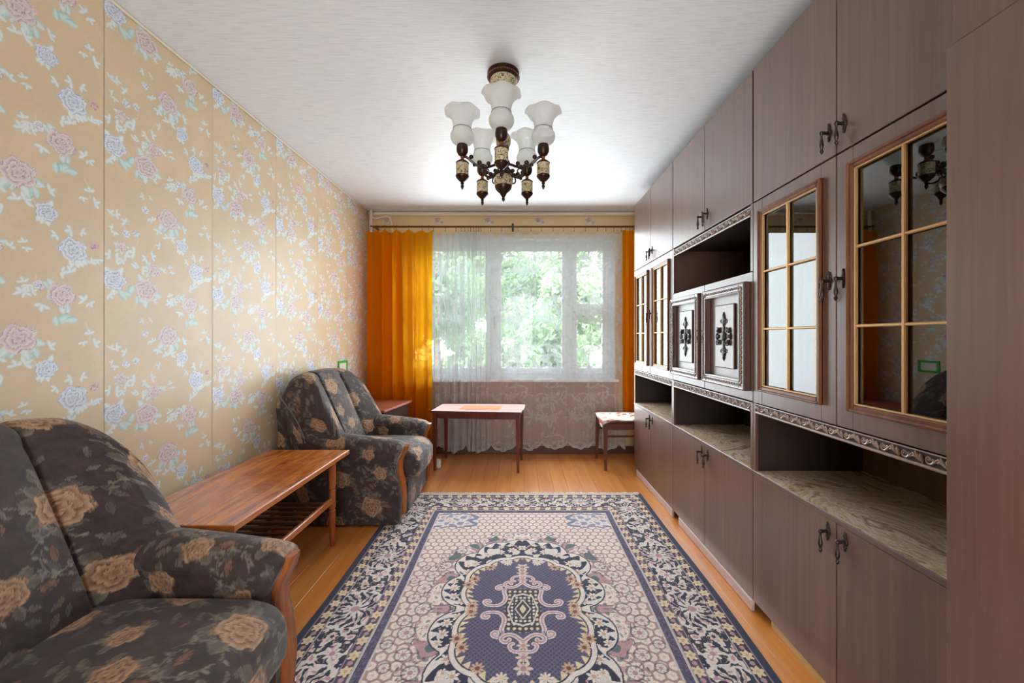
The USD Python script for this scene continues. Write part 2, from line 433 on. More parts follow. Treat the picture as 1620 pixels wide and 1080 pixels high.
# window wall with its opening
WX0, WX1, WZ0, WZ1 = -1.24, 0.98, 0.755, 2.225
wb = thing('wall_back', 'tan papered window wall with the strip of roses above the curtain rail', 'wall', kind='structure')
obj('masonry', cat([box(XL - 0.12, WX0, YB + 0.001, YB + 0.35, 0, ZC, 0), box(WX1, XR + 0.12, YB + 0.001, YB + 0.35, 0, ZC, 0),
                    box(WX0, WX1, YB + 0.001, YB + 0.35, 0, WZ0, 0), box(WX0, WX1, YB + 0.001, YB + 0.35, WZ1, ZC, 0)]), PASTE, wb)
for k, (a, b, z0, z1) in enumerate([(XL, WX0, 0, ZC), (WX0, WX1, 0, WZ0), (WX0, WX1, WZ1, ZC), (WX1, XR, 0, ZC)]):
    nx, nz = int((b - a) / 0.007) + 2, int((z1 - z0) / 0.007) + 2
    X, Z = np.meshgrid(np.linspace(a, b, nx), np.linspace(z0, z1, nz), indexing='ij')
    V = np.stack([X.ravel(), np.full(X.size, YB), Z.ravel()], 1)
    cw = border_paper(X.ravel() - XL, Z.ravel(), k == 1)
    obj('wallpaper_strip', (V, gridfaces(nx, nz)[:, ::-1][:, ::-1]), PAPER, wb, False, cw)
rev = obj('reveal', cat([box(WX0 - 0.004, WX0 + 0.008, YB - 0.002, 4.2, WZ0, WZ1), box(WX1 - 0.008, WX1 + 0.004, YB - 0.002, 4.2, WZ0, WZ1), box(WX0, WX1, YB - 0.002, 4.2, WZ1 - 0.008, WZ1 + 0.004)]), WHITE, wb)

t1 = obj('trim_1', box(XL, XR, YB - 0.035, YB, ZC - 0.042, ZC - 0.004, 0.012), TRIMW)
mark(t1, 'cream cornice strip along the top of the window wall', 'trim', kind='structure')
t2 = obj('trim_2', box(XL, XL + 0.012, YF, YB - 0.04, ZC - 0.014, ZC - 0.001, 0.004), TRIMW)
mark(t2, 'thin pale edging strip where left wall meets ceiling', 'trim', kind='structure')
bb = obj('baseboard_back', box(XL, XR, YB - 0.018, YB, 0, 0.075, 0.005), BASEB)
mark(bb, 'brown skirting board under the window wall', 'baseboard', kind='structure')
bl = obj('baseboard_left', box(XL, XL + 0.016, YF, YB - 0.02, 0, 0.07, 0.005), BASEB)
mark(bl, 'brown skirting board along the left wall', 'baseboard', kind='structure')

# wall behind the camera with an unseen opening, added and sized to let fill light in
wf = obj('wall_front', cat([box(XL - .12, -.40, YF - .12, YF, 0, ZC, 0), box(.30, XR + .12, YF - .12, YF, 0, ZC, 0), box(-.40, .30, YF - .12, YF, 2.05, ZC, 0)]), PASTE)
mark(wf, 'wall behind the camera with an added opening that lets in fill light', 'wall', kind='structure')

# window
win = thing('window_1', 'white three-part window behind the lace with a small vent pane at right', 'window', (-.13, 4.2, WZ0), kind='structure')
Y0, Y1 = 4.20, 4.27
obj('window_frame', cat([box(WX0, WX1, Y0, Y1, WZ1 - .055, WZ1, .004), box(WX0, WX1, Y0, Y1, WZ0, WZ0 + .055, .004), box(WX0, WX0 + .055, Y0, Y1, WZ0 + .056, WZ1 - .056, .004), box(WX1 - .055, WX1, Y0, Y1, WZ0 + .056, WZ1 - .056, .004),
                         box(-.315, -.25, Y0, Y1, WZ0 + .056, WZ1 - .056, .004), box(.49, .555, Y0, Y1, WZ0 + .056, WZ1 - .056, .004)]), WHITE, win)


def sash(x0, x1, z0, z1, w=.05, wb_=.065):
    a, b = Y0 - .018, Y1 - .02
    s = obj('sash', cat([box(x0, x0 + w, a, b, z0, z1, .006), box(x1 - w, x1, a, b, z0, z1, .006), box(x0 + w, x1 - w, a, b, z0, z0 + wb_, .006), box(x0 + w, x1 - w, a, b, z1 - w, z1, .006)]), WHITE, win)
    obj('pane', box(x0 + w - .004, x1 - w + .004, (a + b) / 2 - .003, (a + b) / 2 + .003, z0 + wb_ - .004, z1 - w + .004, 0), GLASS, s)
    return s


sash(-1.19, -.312, .808, 2.172)
sash(-.253, .493, .808, 2.172)
sash(.553, .928, .808, 1.485)
sash(.553, .928, 1.49, 2.172)
obj('window_handle', cat([box(-.285, -.265, Y0 - .045, Y0 - .018, 1.38, 1.42, .004), tube([(-.275, Y0 - .045, 1.40), (-.275, Y0 - .05, 1.32), (-.275, Y0 - .05, 1.29)], .007)]), mat('window_handle_grey', S(170, 172, 176), .4), win)
obj('window_sill', box(WX0 - .03, WX1 + .03, YB - .07, Y0 - .002, WZ0 - .012, WZ0 + .016, .006), WHITE, win)
# ------------------------------------------------------------ the wall unit along the right wall
YE = [3.505, 3.062, 2.621, 2.168, 1.718, 1.265, 0.814]     # door joints from the window towards the camera
ZS = 1.787                                                 # joint between the upper and the top cupboards
XB = 1.488                                                 # back of the carcasses
TH = 0.018


def mirror_y(m, yc):
    v, f = np.array(m[0]), np.asarray(m[1])
    v[:, 1] = 2 * yc - v[:, 1]
    return v, f[:, ::-1]


def move(m, d):
    return np.asarray(m[0]) + np.asarray(d), m[1]


def handle_mesh():
    """Cast escutcheon, short post and a hanging baluster drop; origin on the door face, door face normal is -x."""
    pl = [ell((-.002, 0, 0), (.004, .011, .013), 2), ell((-.002, 0, .016), (.0035, .007, .009), 1), ell((-.002, 0, -.015), (.0035, .006, .009), 1), ell((-.002, 0, .026), (.003, .0035, .006), 1), ell((-.002, 0, -.025), (.003, .003, .006), 1)]
    v, f = lathe([(.0045, 0), (.006, .006), (.0048, .012), (.0055, .018), (.007, .024), (.005, .029), (0.0015, .031)], 12)
    v = np.stack([-v[:, 2], v[:, 1], v[:, 0]], 1)
    pl.append((v, f))
    drop = lathe([(.0012, -.070), (.0042, -.066), (.0062, -.061), (.0040, -.0565), (.0032, -.054), (.0066, -.046), (.0070, -.040), (.0050, -.028), (.0030, -.016), (.0034, -.008), (.0056, -.004), (.0056, .002), (.002, .006)], 14, (-.025, 0, 0))
    pl.append(drop)
    return cat(pl)


HANDLE = handle_mesh()


def spiral(cy, cz, r0, r1, a0, turns, x, w, n=18):
    t = np.linspace(0, 1, n)
    a, r = a0 + turns * 2 * math.pi * t, r0 + (r1 - r0) * t
    return tube(np.stack([np.full(n, x), cy + r * np.cos(a), cz + r * np.sin(a)], 1), np.linspace(w, w * .7, n), 5)


def carved_run(y0, y1, zc, h, xface, unit=.062):
    """A carved strip with scrolls and slanting acanthus leaves, running along y; its face is at xface and looks to -x."""
    base = box(xface, xface + .014, y0, y1, zc - h / 2, zc + h / 2, .002)
    ms = [tube([(xface - .0, y0, zc + h / 2 - .002), (xface, y1, zc + h / 2 - .002)], .0025, 6)]
    ms.append(tube([(xface - .001, y0, zc - h / 2 + .003), (xface - .001, y1, zc - h / 2 + .003)], .005, 8))
    n = max(1, int(round((y1 - y0) / unit)))
    u = (y1 - y0) / n
    s = h / .038
    for k in range(n):
        yc = y0 + (k + .5) * u
        ms.append(spiral(yc - .010, zc + .002, .0115 * s, .0025, 2.6, 1.35, xface - .002, .0028 * s))
        ms.append(ell((xface - .002, yc - .010, zc + .002), (.004, .0036, .0036), 1))
        for dy, ang, l in ((.016, .9, .017), (.0225, .75, .013), (.009, 1.2, .011), (-.026, 2.2, .010), (.028, -.5, .007)):
            ms.append(ell((xface - .001, yc + dy, zc + .002), (.0045, l * s, .0031 * s), 1, rotx(ang)))
    return base, cat(ms)


def carved_trim(parent, *a):
    base, cv = carved_run(*a)
    o = obj('carved_trim', base, CARVEG, parent, label='trim strip with carved scrolls, recess shade put into its dark colour')
    obj('carving', cv, CARVE, o, 50, kind='stuff')


def put_handle(parent, y, z, x=XF):
    obj('handle', move(HANDLE, (x, y, z)), BRONZE, parent, 40)


def plain_door(parent, ya, yb, z0, z1, hy, hz, x=XF, t=TH):
    d = obj('door', box(x, x + t, min(ya, yb) + .0016, max(ya, yb) - .0016, z0, z1, .0012), CAB, parent)
    if hz is not None:
        put_handle(d, hy, hz, x)
    return d


def carcass(ya, yb, z0, z1, x0=XF + TH + .002, back=True):
    a, b = min(ya, yb), max(ya, yb)
    m = [box(x0, XB, a + .001, a + .017, z0, z1), box(x0, XB, b - .017, b - .001, z0, z1), box(x0, XB, a + .017, b - .017, z0, z0 + .016), box(x0, XB, a + .017, b - .017, z1 - .016, z1)]
    if back:
        m.append(box(XB - .008, XB, a + .017, b - .017, z0 + .016, z1 - .016))
    return cat(m)


def base_cabinet(k0, label):
    ya, ym, yb = YE[k0], YE[k0 + 1], YE[k0 + 2]
    t = thing('base_cabinet', label, 'cabinet', (XF + .2, (ya + yb) / 2, 0))
    obj('body', carcass(ya, yb, .05, .604), CAB, t)
    plain_door(t, ym, ya, .052, .602, ym + .035, .560)
    plain_door(t, yb, ym, .052, .602, ym - .035, .560)
    if k0 == 4:
        obj('plinth', box(XF + .022, XF + .04, yb, ya - .09, 0, .05, .001), PLINY, t, label='raw pale wooden plinth')
    else:
        obj('plinth', box(XF - .004, XF + .012, yb + .004, ya - (.10 if k0 == 2 else .07), .0005, .05, .003), PLINW, t, label='pale painted plinth strip')
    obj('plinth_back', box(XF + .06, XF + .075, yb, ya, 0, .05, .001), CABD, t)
    obj('worktop', box(XF + .003, XB, yb + .001, ya - .001, .606, .622, .001), MARBLE, t, label='marbled laminate worktop')
    obj('worktop_edge', box(XF - .004, XF + .0028, yb + .001, ya - .001, .604, .6225, .002), EDGE, t)
    return t


B0 = base_cabinet(0, 'brown base cabinet with two doors at the window end of the wall unit, marbled top')
B1 = base_cabinet(2, 'brown two-door base cabinet in mid wall unit, under the carved bar doors')
B2 = base_cabinet(4, 'brown base cabinet with two doors nearest the camera, on a raw wooden plinth')


def glazed_door(parent, ya, yb, hy):
    a, b, z0, z1 = min(ya, yb) + .0016, max(ya, yb) - .0016, .917, ZS - .003
    w, x = .062, XF
    d = obj('door', cat([box(x, x + TH, a, a + w, z0, z1), box(x, x + TH, b - w, b, z0, z1), box(x, x + TH, a + w, b - w, z0, z0 + w + .004), box(x, x + TH, a + w, b - w, z1 - w + .004, z1)]), CAB, parent)
    ia, ib, iz0, iz1 = a + w - .012, b - w + .012, z0 + w - .006, z1 - w + .014
    m = []
    for wd, xa, xb_ in ((.022, x - .010, x + .004), (.010, x - .016, x)):
        m += [box(xa, xb_, ia, ia + wd, iz0, iz1, .0035), box(xa, xb_, ib - wd, ib, iz0, iz1, .0035), box(xa, xb_, ia + wd, ib - wd, iz0, iz0 + wd, .0035), box(xa, xb_, ia + wd, ib - wd, iz1 - wd, iz1, .0035)]
    obj('moulding', cat(m), MOUL, d, label='brown raised glazing moulding')
    g = .0225
    gm = [box(x - .007, x + .003, ia + g, ia + g + .005, iz0 + g, iz1 - g, .001), box(x - .007, x + .003, ib - g - .005, ib - g, iz0 + g, iz1 - g, .001), box(x - .007, x + .003, ia + g, ib - g, iz0 + g, iz0 + g + .005, .001), box(x - .007, x + .003, ia + g, ib - g, iz1 - g - .005, iz1 - g, .001)]
    obj('gilt_edge', cat(gm), GOLD, d)
    obj('glass', box(x + .006, x + .010, ia + .01, ib - .01, iz0 + .01, iz1 - .01, 0), CABGLASS, d)
    ya_, yb_, za_, zb_ = ia + g, ib - g, iz0 + g, iz1 - g
    ym = (ya_ + yb_) / 2
    obj('glazing_bar', box(x - .006, x + .005, ym - .006, ym + .006, za_, zb_, .003), GOLD, d)
    for q in (1, 2):
        zz = za_ + (zb_ - za_) * q / 3
        obj('glazing_bar', box(x - .005, x + .005, ya_, yb_, zz - .0045, zz + .0045, .0025), GOLD, d)
    put_handle(d, hy, 1.385)


def upper_shell(t, ya, yb):
    a, b = min(ya, yb), max(ya, yb)
    obj('side_panel', cat([box(XF, XB, a + .001, a + .019, .6225, .916), box(XF + TH + .002, XB, a + .001, a + .019, .916, ZS)]), CAB, t)
    obj('side_panel', cat([box(XF, XB, b - .019, b - .001, .6225, .916), box(XF + TH + .002, XB, b - .019, b - .001, .916, ZS)]), CAB, t)
    obj('niche_shade_sheet', box(XF + .012, XB - .008, b - .0195, b - .0188, .6235, .898, 0), CABD, t)  # thin dark sheets added for the niche shade, not a real lining
    obj('niche_shade_sheet', box(XF + .012, XB - .008, a + .0188, a + .0195, .6235, .898, 0), CABD, t)
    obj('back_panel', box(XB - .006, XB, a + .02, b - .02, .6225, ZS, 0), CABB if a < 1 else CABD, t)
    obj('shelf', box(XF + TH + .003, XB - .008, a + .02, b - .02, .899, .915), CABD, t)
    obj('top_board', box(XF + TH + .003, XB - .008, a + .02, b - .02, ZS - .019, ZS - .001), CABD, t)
    carved_trim(t, a + .019, b - .019, .893, .040, XF + .002)


def display_cabinet(k0, label):
    ya, ym, yb = YE[k0], YE[k0 + 1], YE[k0 + 2]
    t = thing('display_cabinet', label, 'display cabinet', (XF + .2, (ya + yb) / 2, .6225))
    upper_shell(t, ya, yb)
    for q in (1, 2):
        zz = .94 + q * .268
        obj('shelf', box(XF + .10, XB - .008, min(ya, yb) + .02, max(ya, yb) - .02, zz - .006, zz, .001), mat(f'shelf_glass_{k0}_{q}', S(150, 170, 165), .1, transmission_weight=.85, ior=1.3), t, label='glass shelf')
    glazed_door(t, ym, ya, ym + .028)
    glazed_door(t, yb, ym, ym - .028)
    return t


D0 = display_cabinet(0, 'glazed display cabinet at the window end of the wall unit')
D2 = display_cabinet(4, 'glazed display cabinet nearest the camera, reflecting the chandelier')


def cross_ornament(yc, zc, x, hw, hh):
    ms = [ell((x - .003, yc, zc), (.010, hw * .34, hh * .20), 2)]
    for sgn in (-1, 1):
        for q, (r, d) in enumerate(((.017, .30), (.013, .55), (.019, .74), (.010, .93))):
            ms.append(ell((x - .002, yc, zc + sgn * hh * d), (.006, r * (hw / .062) * .8, r), 1))
        ms.append(ell((x - .001, yc, zc + sgn * hh * .98), (.004, .004, .012), 1))
        ms.append(spiral(yc - hw * .2, zc + sgn * hh * .66, .013, .004, 0, 1.2, x - .004, .003))
        ms.append(spiral(yc + hw * .2, zc + sgn * hh * .66, .013, .004, math.pi, -1.2, x - .004, .003))
        for s2 in (-1, 1):
            cy, cz = yc + s2 * hw * .70, zc + sgn * hh * .26
            ms += [box(x - .007, x + .001, cy - .013, cy + .013, cz - .014, cz + .014, .003)]
            ms += [spiral(cy, cz, .015, .004, sgn * 1.2, 1.3 * s2, x - .008, .0032), ell((x - .007, cy, cz), (.005, .005, .005), 1)]
            ms += [ell((x - .003, yc + s2 * hw * .72, zc), (.006, .016, .010), 1), ell((x - .003, yc + s2 * hw * .95, zc), (.005, .006, .018), 1)]
            ms += [spiral(yc + s2 * hw * .42, zc + sgn * hh * .30, .012, .003, 0, s2 * 1.2, x - .004, .0028)]
    return cat(ms)


def frame_run(y0, y1, z0, z1, x, w):
    """Carved picture-frame moulding on a bar door; stands 3 cm proud."""
    ms = [box(x - .026, x, y0, y0 + w, z0, z1, .003), box(x - .026, x, y1 - w, y1, z0, z1, .003), box(x - .026, x, y0 + w, y1 - w, z0, z0 + w, .003), box(x - .026, x, y0 + w, y1 - w, z1 - w, z1, .003)]
    o = .007
    r = [(y0 + o, z0 + o), (y1 - o, z0 + o), (y1 - o, z1 - o), (y0 + o, z1 - o)]
    i = w - .006
    r2 = [(y0 + i, z0 + i), (y1 - i, z0 + i), (y1 - i, z1 - i), (y0 + i, z1 - i)]
    for R in (r, r2):
        for p, q in zip(R, R[1:] + R[:1]):
            ms.append(tube([(x - .026, *p), (x - .026, *q)], .004, 6))
    return cat(ms)


def frame_carving(y0, y1, z0, z1, x, w):
    ms = []
    c = w / 2
    for (p, q) in (((y0 + c, z0 + c), (y1 - c, z0 + c)), ((y0 + c, z1 - c), (y1 - c, z1 - c)), ((y0 + c, z0 + c), (y0 + c, z1 - c)), ((y1 - c, z0 + c), (y1 - c, z1 - c))):
        p, q = np.array(p), np.array(q)
        n = int(np.linalg.norm(q - p) / .022)
        d = (q - p) / np.linalg.norm(q - p)
        a = math.atan2(d[1], d[0])
        for k in range(n):
            m = p + (q - p) * (k + .5) / n
            ms += [ell((x - .027, *m), (.005, .0085, .0032), 1, rotx(a + .75)), ell((x - .027, *(m + d * .009)), (.005, .0085, .003), 1, rotx(a - .75))]
    return cat(ms)


def bar_door(parent, ya, yb, hy):
    a, b, z0, z1 = min(ya, yb) + .0016, max(ya, yb) - .0016, .920, 1.488
    d = obj('door', box(XF, XF + TH, a, b, z0, z1, .0015), CAB, parent)
    ins = .020
    y0, y1, f0, f1 = a + ins, b - ins, .962, 1.448
    obj('door_frame', frame_run(y0, y1, f0, f1, XF, .046), FRAMEW, d, label='dark raised picture-frame moulding')
    obj('frame_carving', frame_carving(y0, y1, f0, f1, XF, .046), CARVE, d, kind='stuff')
    yc = (y0 + y1) / 2
    obj('raised_panel', box(XF - .010, XF, yc - .090, yc + .090, 1.048, 1.362, .004), CAB, d)
    obj('carved_ornament', cross_ornament(yc, 1.205, XF - .010, .068, .112), CARVEG, d, label='dark carved cross-shaped ornament')
    put_handle(d, hy, 1.236)


bar = thing('bar_cabinet', 'bar cabinet with two carved doors and an open shelf, middle of the wall unit', 'cabinet', (XF + .2, (YE[2] + YE[4]) / 2, .6225))
upper_shell(bar, YE[2], YE[4])
obj('shelf', box(XF + TH + .002, XB - .008, YE[4] + .02, YE[2] - .02, 1.474, 1.490), CABD, bar)
obj('side_stile', box(XF, XF + TH, YE[2] - .019, YE[2] - .001, 1.49, ZS, .001), CAB, bar)
obj('side_stile', box(XF, XF + TH, YE[4] + .001, YE[4] + .019, 1.49, ZS, .001), CAB, bar)
carved_trim(bar, YE[4] + .02, YE[2] - .02, 1.757, .044, XF + .003)
bar_door(bar, YE[3], YE[2], YE[3] + .030)
bar_door(bar, YE[4], YE[3], YE[3] - .030)

ZT = 2.370
for k0, label in ((0, 'top cupboard over the glazed cabinet at the window end, doors level with the others'), (2, 'top cupboard over the carved bar cabinet, just below the ceiling'), (4, 'top cupboard over the nearest glazed cabinet, beside the tall wardrobe')):
    ya, ym, yb = YE[k0], YE[k0 + 1], YE[k0 + 2]
    t = thing('top_cupboard', label, 'cupboard', (XF + .2, (ya + yb) / 2, ZS))
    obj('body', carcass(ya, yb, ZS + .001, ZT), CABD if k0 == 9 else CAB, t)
    plain_door(t, ym, ya - .003, ZS + .003, ZT, ym + .030, 1.872)
    plain_door(t, yb + .003, ym, ZS + .003, ZT, ym - .030, 1.872)

# tall wardrobe at the right edge; its top cupboard sits a centimetre further back
XW, XW2, YW = .878, .889, .812
w = thing('wardrobe', 'tall brown wardrobe at the right edge, standing proud of the wall unit', 'wardrobe', (1.2, .36, 0))
obj('body', carcass(-.09, YW, .05, 1.796, XW + TH + .002), CAB, w)
obj('plinth', box(XW + .07, XW + .09, -.08, YW - .01, 0, .05), CABD, w)
plain_door(w, -.088, .362, .052, 1.794, 0, None, XW)
plain_door(w, .362, YW, .052, 1.794, 0, None, XW)
w2 = thing('top_cupboard', 'top cupboard standing on the tall wardrobe, at the upper right corner', 'cupboard', (1.2, .36, 1.798))
obj('body', carcass(-.09, YW - .002, 1.799, ZT, XW2 + TH + .002), CAB, w2)
plain_door(w2, -.088, .362, 1.801, ZT, 0, None, XW2)
plain_door(w2, .362, YW - .002, 1.801, ZT, 0, None, XW2)
# ------------------------------------------------------------ rug
RCX, RCY, RHU, RHV = 0.0115, 1.727, 0.905, 1.285
NAVY, CREAM, ROSEC, PURP, YEL = np.array(S(38, 42, 64)), np.array(S(218, 206, 198)), np.array(S(178, 134, 138)), np.array(S(84, 76, 100)), np.array(S(216, 196, 158))
FIELD, HEXL, TANC, GREENC = np.array(S(224, 206, 196)), np.array(S(158, 122, 122)), np.array(S(196, 158, 132)), np.array(S(72, 96, 96))


def lobes(u, v, L):
    d = np.full(len(u), 9.0)
    for cu, cv, r in L:
        d = np.minimum(d, np.hypot(u - cu, v - cv) - r)
    return d


OUT_L = [(0, .44, .150), (.12, .435, .125), (.235, .335, .115), (.262, .130, .118), (.15, .2, .17), (0, .2, .3), (0, 0, .22), (.15, 0, .145)]
INN_L = [(0, .300, .094), (.085, .285, .090), (.150, .215, .108), (.155, .115, .108), (0, .12, .2), (.12, 0, .108)]


def daisy(col, u, v, cx, cy, r, petal, core, n=8, ph=0.0):
    near = np.nonzero((np.abs(u - cx) < r * 1.1) & (np.abs(v - cy) < r * 1.1))[0]
    if not len(near):
        return
    x, y = u[near] - cx, v[near] - cy
    d, th = np.hypot(x, y) / r, np.arctan2(y, x)
    ins = d < 0.80 + 0.2 * np.cos(n * th + ph)
    col[near[ins]] = petal
    gap = ins & (d > .45) & (np.cos(n * th + ph) < -.55)
    put(col, near[gap], NAVY, .6)
    put(col, near[ins & (d < .34)], core)


def vines(s, t, f, seed):
    """Winding foliage: True where the light scrollwork runs."""
    p = np.stack([s * f, t * f, 0 * s + seed], 1)
    wx, wy = fbm(p * .7, 2, seed) - .5, fbm(p * .7 + 31, 2, seed + 3) - .5
    a = np.sin((s * f + 1.6 * wx) * 3.1) * np.cos((t * f + 1.6 * wy) * 3.4) + 0.9 * (noise(p * 2.3, seed + 7) - .5)
    return a


def rug_color(u, v):
    a, b = np.abs(u), np.abs(v)
    col = np.tile(FIELD, (len(u), 1))
    # honeycomb
    h = .046
    q = np.stack([a / h, b / (h * .87)], 1)
    row = np.floor(q[:, 1])
    def hexd(off):
        r = row + off
        cx = np.floor(q[:, 0] - .5 * (r % 2)) + .5 + .5 * (r % 2)
        return [np.hypot(q[:, 0] - cx - k, (q[:, 1] - r - .5) * .87) for k in (-1, 0, 1)]
    d1 = np.sort(np.stack(hexd(-1) + hexd(0) + hexd(1), 1), 1)
    edge = d1[:, 1] - d1[:, 0]
    put(col, edge < .20, HEXL, .9)
    put(col, (d1[:, 0] < .13), HEXL, .35)
    # sprays round the medallion
    so = lobes(a, b, OUT_L)
    vn = vines(a, b, 9.0, 5)
    band = (so > 0) & (so < .085 + .05 * np.sin(a * 40) * np.sin(b * 33))
    put(col, band & (vn > .10), FIELD * 1.02)
    v5 = vines(a, b, 24.0, 15)
    put(col, band & (v5 > .62), ROSEC, .8)
    put(col, band & (v5 < -.75), GREENC, .75)
    put(col, band & (np.abs(v5 - .25) < .06), NAVY, .55)
    put(col, band & (vn < -.25) & (so < .06), ROSEC, .9)
    put(col, band & (vn < -.75), GREENC, .9)
    put(col, band & (np.abs(vn + .2) < .07), NAVY, .7)
    for cx, cy, r in ((.47, .14, .034), (.50, .07, .030), (.45, .25, .030), (.44, .0, .034), (.40, .33, .03), (.34, .47, .03), (.22, .58, .03), (.08, .64, .03), (.0, .70, .03), (.16, .66, .024), (.53, .20, .022), (.50, .31, .022), (.42, .42, .022)):
        daisy(col, a, b, cx, cy, r, CREAM, ROSEC, 8)
        put(col, np.abs(np.hypot(a - cx, b - cy) - r * 1.02) < .0035, NAVY, .6)
    # medallion: toothed rim, flowered ring, lattice heart
    ins = so < 0
    put(col, (so < .006) & (so > -.002), NAVY)
    put(col, ins, NAVY)
    th = np.arctan2(b, a)
    teeth = .022 + .016 * np.sin(th * 52)
    put(col, ins & (so > -teeth), CREAM)
    put(col, ins & (so > -.005), CREAM)
    ring = ins & (so < -.03)
    vr = vines(a, b, 16.0, 9)
    put(col, ring & (vr > .32), CREAM * .93)
    put(col, ring & (vr < -.85), ROSEC)
    for cx, cy, r in ((.325, .145, .027), (.318, .085, .026), (.335, .195, .022), (.285, .27, .028), (.25, .345, .028), (.285, .33, .020), (.19, .43, .028), (.12, .455, .026), (.055, .475, .028), (.0, .50, .030), (.28, .05, .026), (.12, .51, .02), (.06, .535, .018)):
        daisy(col, a, b, cx, cy, r, CREAM, TANC, 7)
    si = lobes(a, b, INN_L)
    inn = si < 0
    put(col, si < .030, NAVY)
    put(col, (si < .026) & (si > .006), CREAM)
    put(col, (si < .006) & (si > .001), NAVY)
    put(col, inn, NAVY * .6 + PURP * .55)
    lat = np.minimum(np.abs(((a + b) / .021) % 1 - .5), np.abs(((a - b) / .021) % 1 - .5))
    put(col, inn & (lat < .13), PURP * 1.75, .8)
    tooth = .014 + .014 * np.sin(th * 60)
    put(col, inn & (si > -tooth), YEL)
    for cx, cy, r in ((.226, .018, .030), (.262, .170, .031), (.236, .215, .029), (.165, .310, .028), (.085, .365, .03)):
        daisy(col, a, b, cx, cy, r, TANC * 1.08 if cx > .1 else CREAM, np.array(S(120, 70, 60)), 9)
    daisy(col, a, b, .078, .352, .027, CREAM, YEL, 8)
    # heart: scrolls, diamonds, palmettes
    core = (a < .078) & (b < .125) | (np.hypot(a / .078, b / .14) < 1)
    put(col, core, np.array(S(58, 50, 62)))
    dots = (np.hypot((a / .024) % 1 - .5, (b / .026) % 1 - .5) < .30)
    put(col, core & dots, YEL)
    dia = np.maximum(a / .066 + b / .24, b / .100 + a / .26)
    put(col, np.abs(dia - 1) < .055, CREAM * .9)
    put(col, dia < .93, np.array(S(52, 48, 60)))
    put(col, (dia < .9) & (dia > .6) & (np.hypot((a / .019) % 1 - .5, (b / .021) % 1 - .5) < .33), CREAM)
    put(col, np.abs(a / .034 + b / .060 - 1) < .10, CREAM * .9)
    put(col, a / .016 + b / .030 < 1, YEL)
    P1 = [(.078, .145), (.088, .120), (.080, .085), (.083, .05), (.105, .025), (.145, .022), (.170, .034), (.172, .050), (.158, .056), (.148, .048)]
    P2 = [(.078, .145), (.098, .163), (.118, .158), (.124, .142), (.110, .134), (.104, .143)]
    P3 = [(.0, .185), (.022, .165), (.045, .150), (.070, .152), (.086, .168), (.078, .186), (.060, .186), (.055, .175)]
    P4 = [(.0, .232), (.025, .236), (.047, .225), (.052, .205), (.040, .196)]
    P5 = [(.0, .003), (.10, .008), (.14, .012)]
    for P, wd in ((P1, .0105), (P2, .0095), (P3, .0105), (P4, .009)):
        pts = smoothpath(np.array(P), 26)[:, :2]
        stroke(col, a, b, pts, wd + .003, NAVY)
        stroke(col, a, b, pts, wd, np.array(S(214, 196, 198)))
        stroke(col, a, b, pts, wd * .32, ROSEC)
    for cy, rr in ((.205, .026), (.262, .030), (.312, .036)):
        daisy(col, a, b, 0, cy, rr, np.array(S(216, 196, 178)), ROSEC, 7)
    # corner cartouches
    cd = np.maximum(np.abs(a - .45) / .135, np.abs(b - .835) / .095) + .10 * np.sin(a * 60) + .08 * np.sin(b * 70)
    va = vines(a, b, 22.0, 12)
    put(col, cd < 1, CREAM * .96)
    put(col, (cd < 1) & (va < -.2), np.array(S(140, 136, 160)))
    put(col, (cd < 1) & (va > .75), ROSEC, .8)
    put(col, np.abs(cd - 1) < .06, np.array(S(110, 120, 146)))
    # borders
    eu, ev = RHU - a, RHV - b
    side = eu < ev
    e = np.minimum(eu, ev)
    s = np.where(side, b, a)
    k = np.where(side, 1.0, 1.0)
    bm = e < .345
    put(col, bm, NAVY)
    st = (e > .300) & bm
    put(col, st, PURP * .8)
    put(col, st & (noise(np.stack([u * 190, v * 190, 0 * u], 1), 4) > .62), PURP * 1.7, .8)
    put(col, (np.abs(e - .343) < .0035) | (np.abs(e - .302) < .0035), CREAM * .8)
    vb = vines(s, e, 21.0, 21)
    main = (e > .092) & (e < .245)
    put(col, main & (vb > .12), CREAM * .95)
    put(col, main & (vb > .72), ROSEC * 1.08)
    put(col, main & (np.abs(vb + .55) < .06), TANC)
    wob = vines(s + .4, e, 34.0, 33)
    put(col, main & (wob > .80), NAVY)
    put(col, main & (wob < -.80), CREAM * .9)
    for c0 in np.arange(.08, 1.25, .165):
        for side_on in (True, False):
            uu = np.where(side == side_on, s, 9)
            daisy(col, uu, e, c0, .17 + .02 * math.sin(c0 * 30), .034, CREAM, ROSEC, 8)
            daisy(col, uu, e, c0 + .08, .145, .024, np.array(S(206, 184, 168)), NAVY, 7)
    # big lobed blossoms half way along the borders
    for c0 in (.42, 1.0, 0.0):
        for side_on in (True, False):
            uu = np.where(side == side_on, s, 9)
            dd = np.hypot((uu - c0) / .115, (e - .165) / .115)
            th2 = np.arctan2(e - .165, uu - c0)
            put(col, (dd < 1.12) & (wob < .5), CREAM * .95)
            put(col, (dd < 1.0) & (np.sin(16 * th2 + 11 * dd + 2.2 * vb) + .5 * np.sin(23 * dd) > .1) & (dd > .22), NAVY)
            put(col, (dd < .86) & (dd > .5) & (np.sin(16 * th2 + 11 * dd + 2.2 * vb) < -.75), ROSEC)
            put(col, (dd < .42) & (np.sin(9 * th2) > -.2), CREAM * .92)
            put(col, dd < .16, ROSEC)
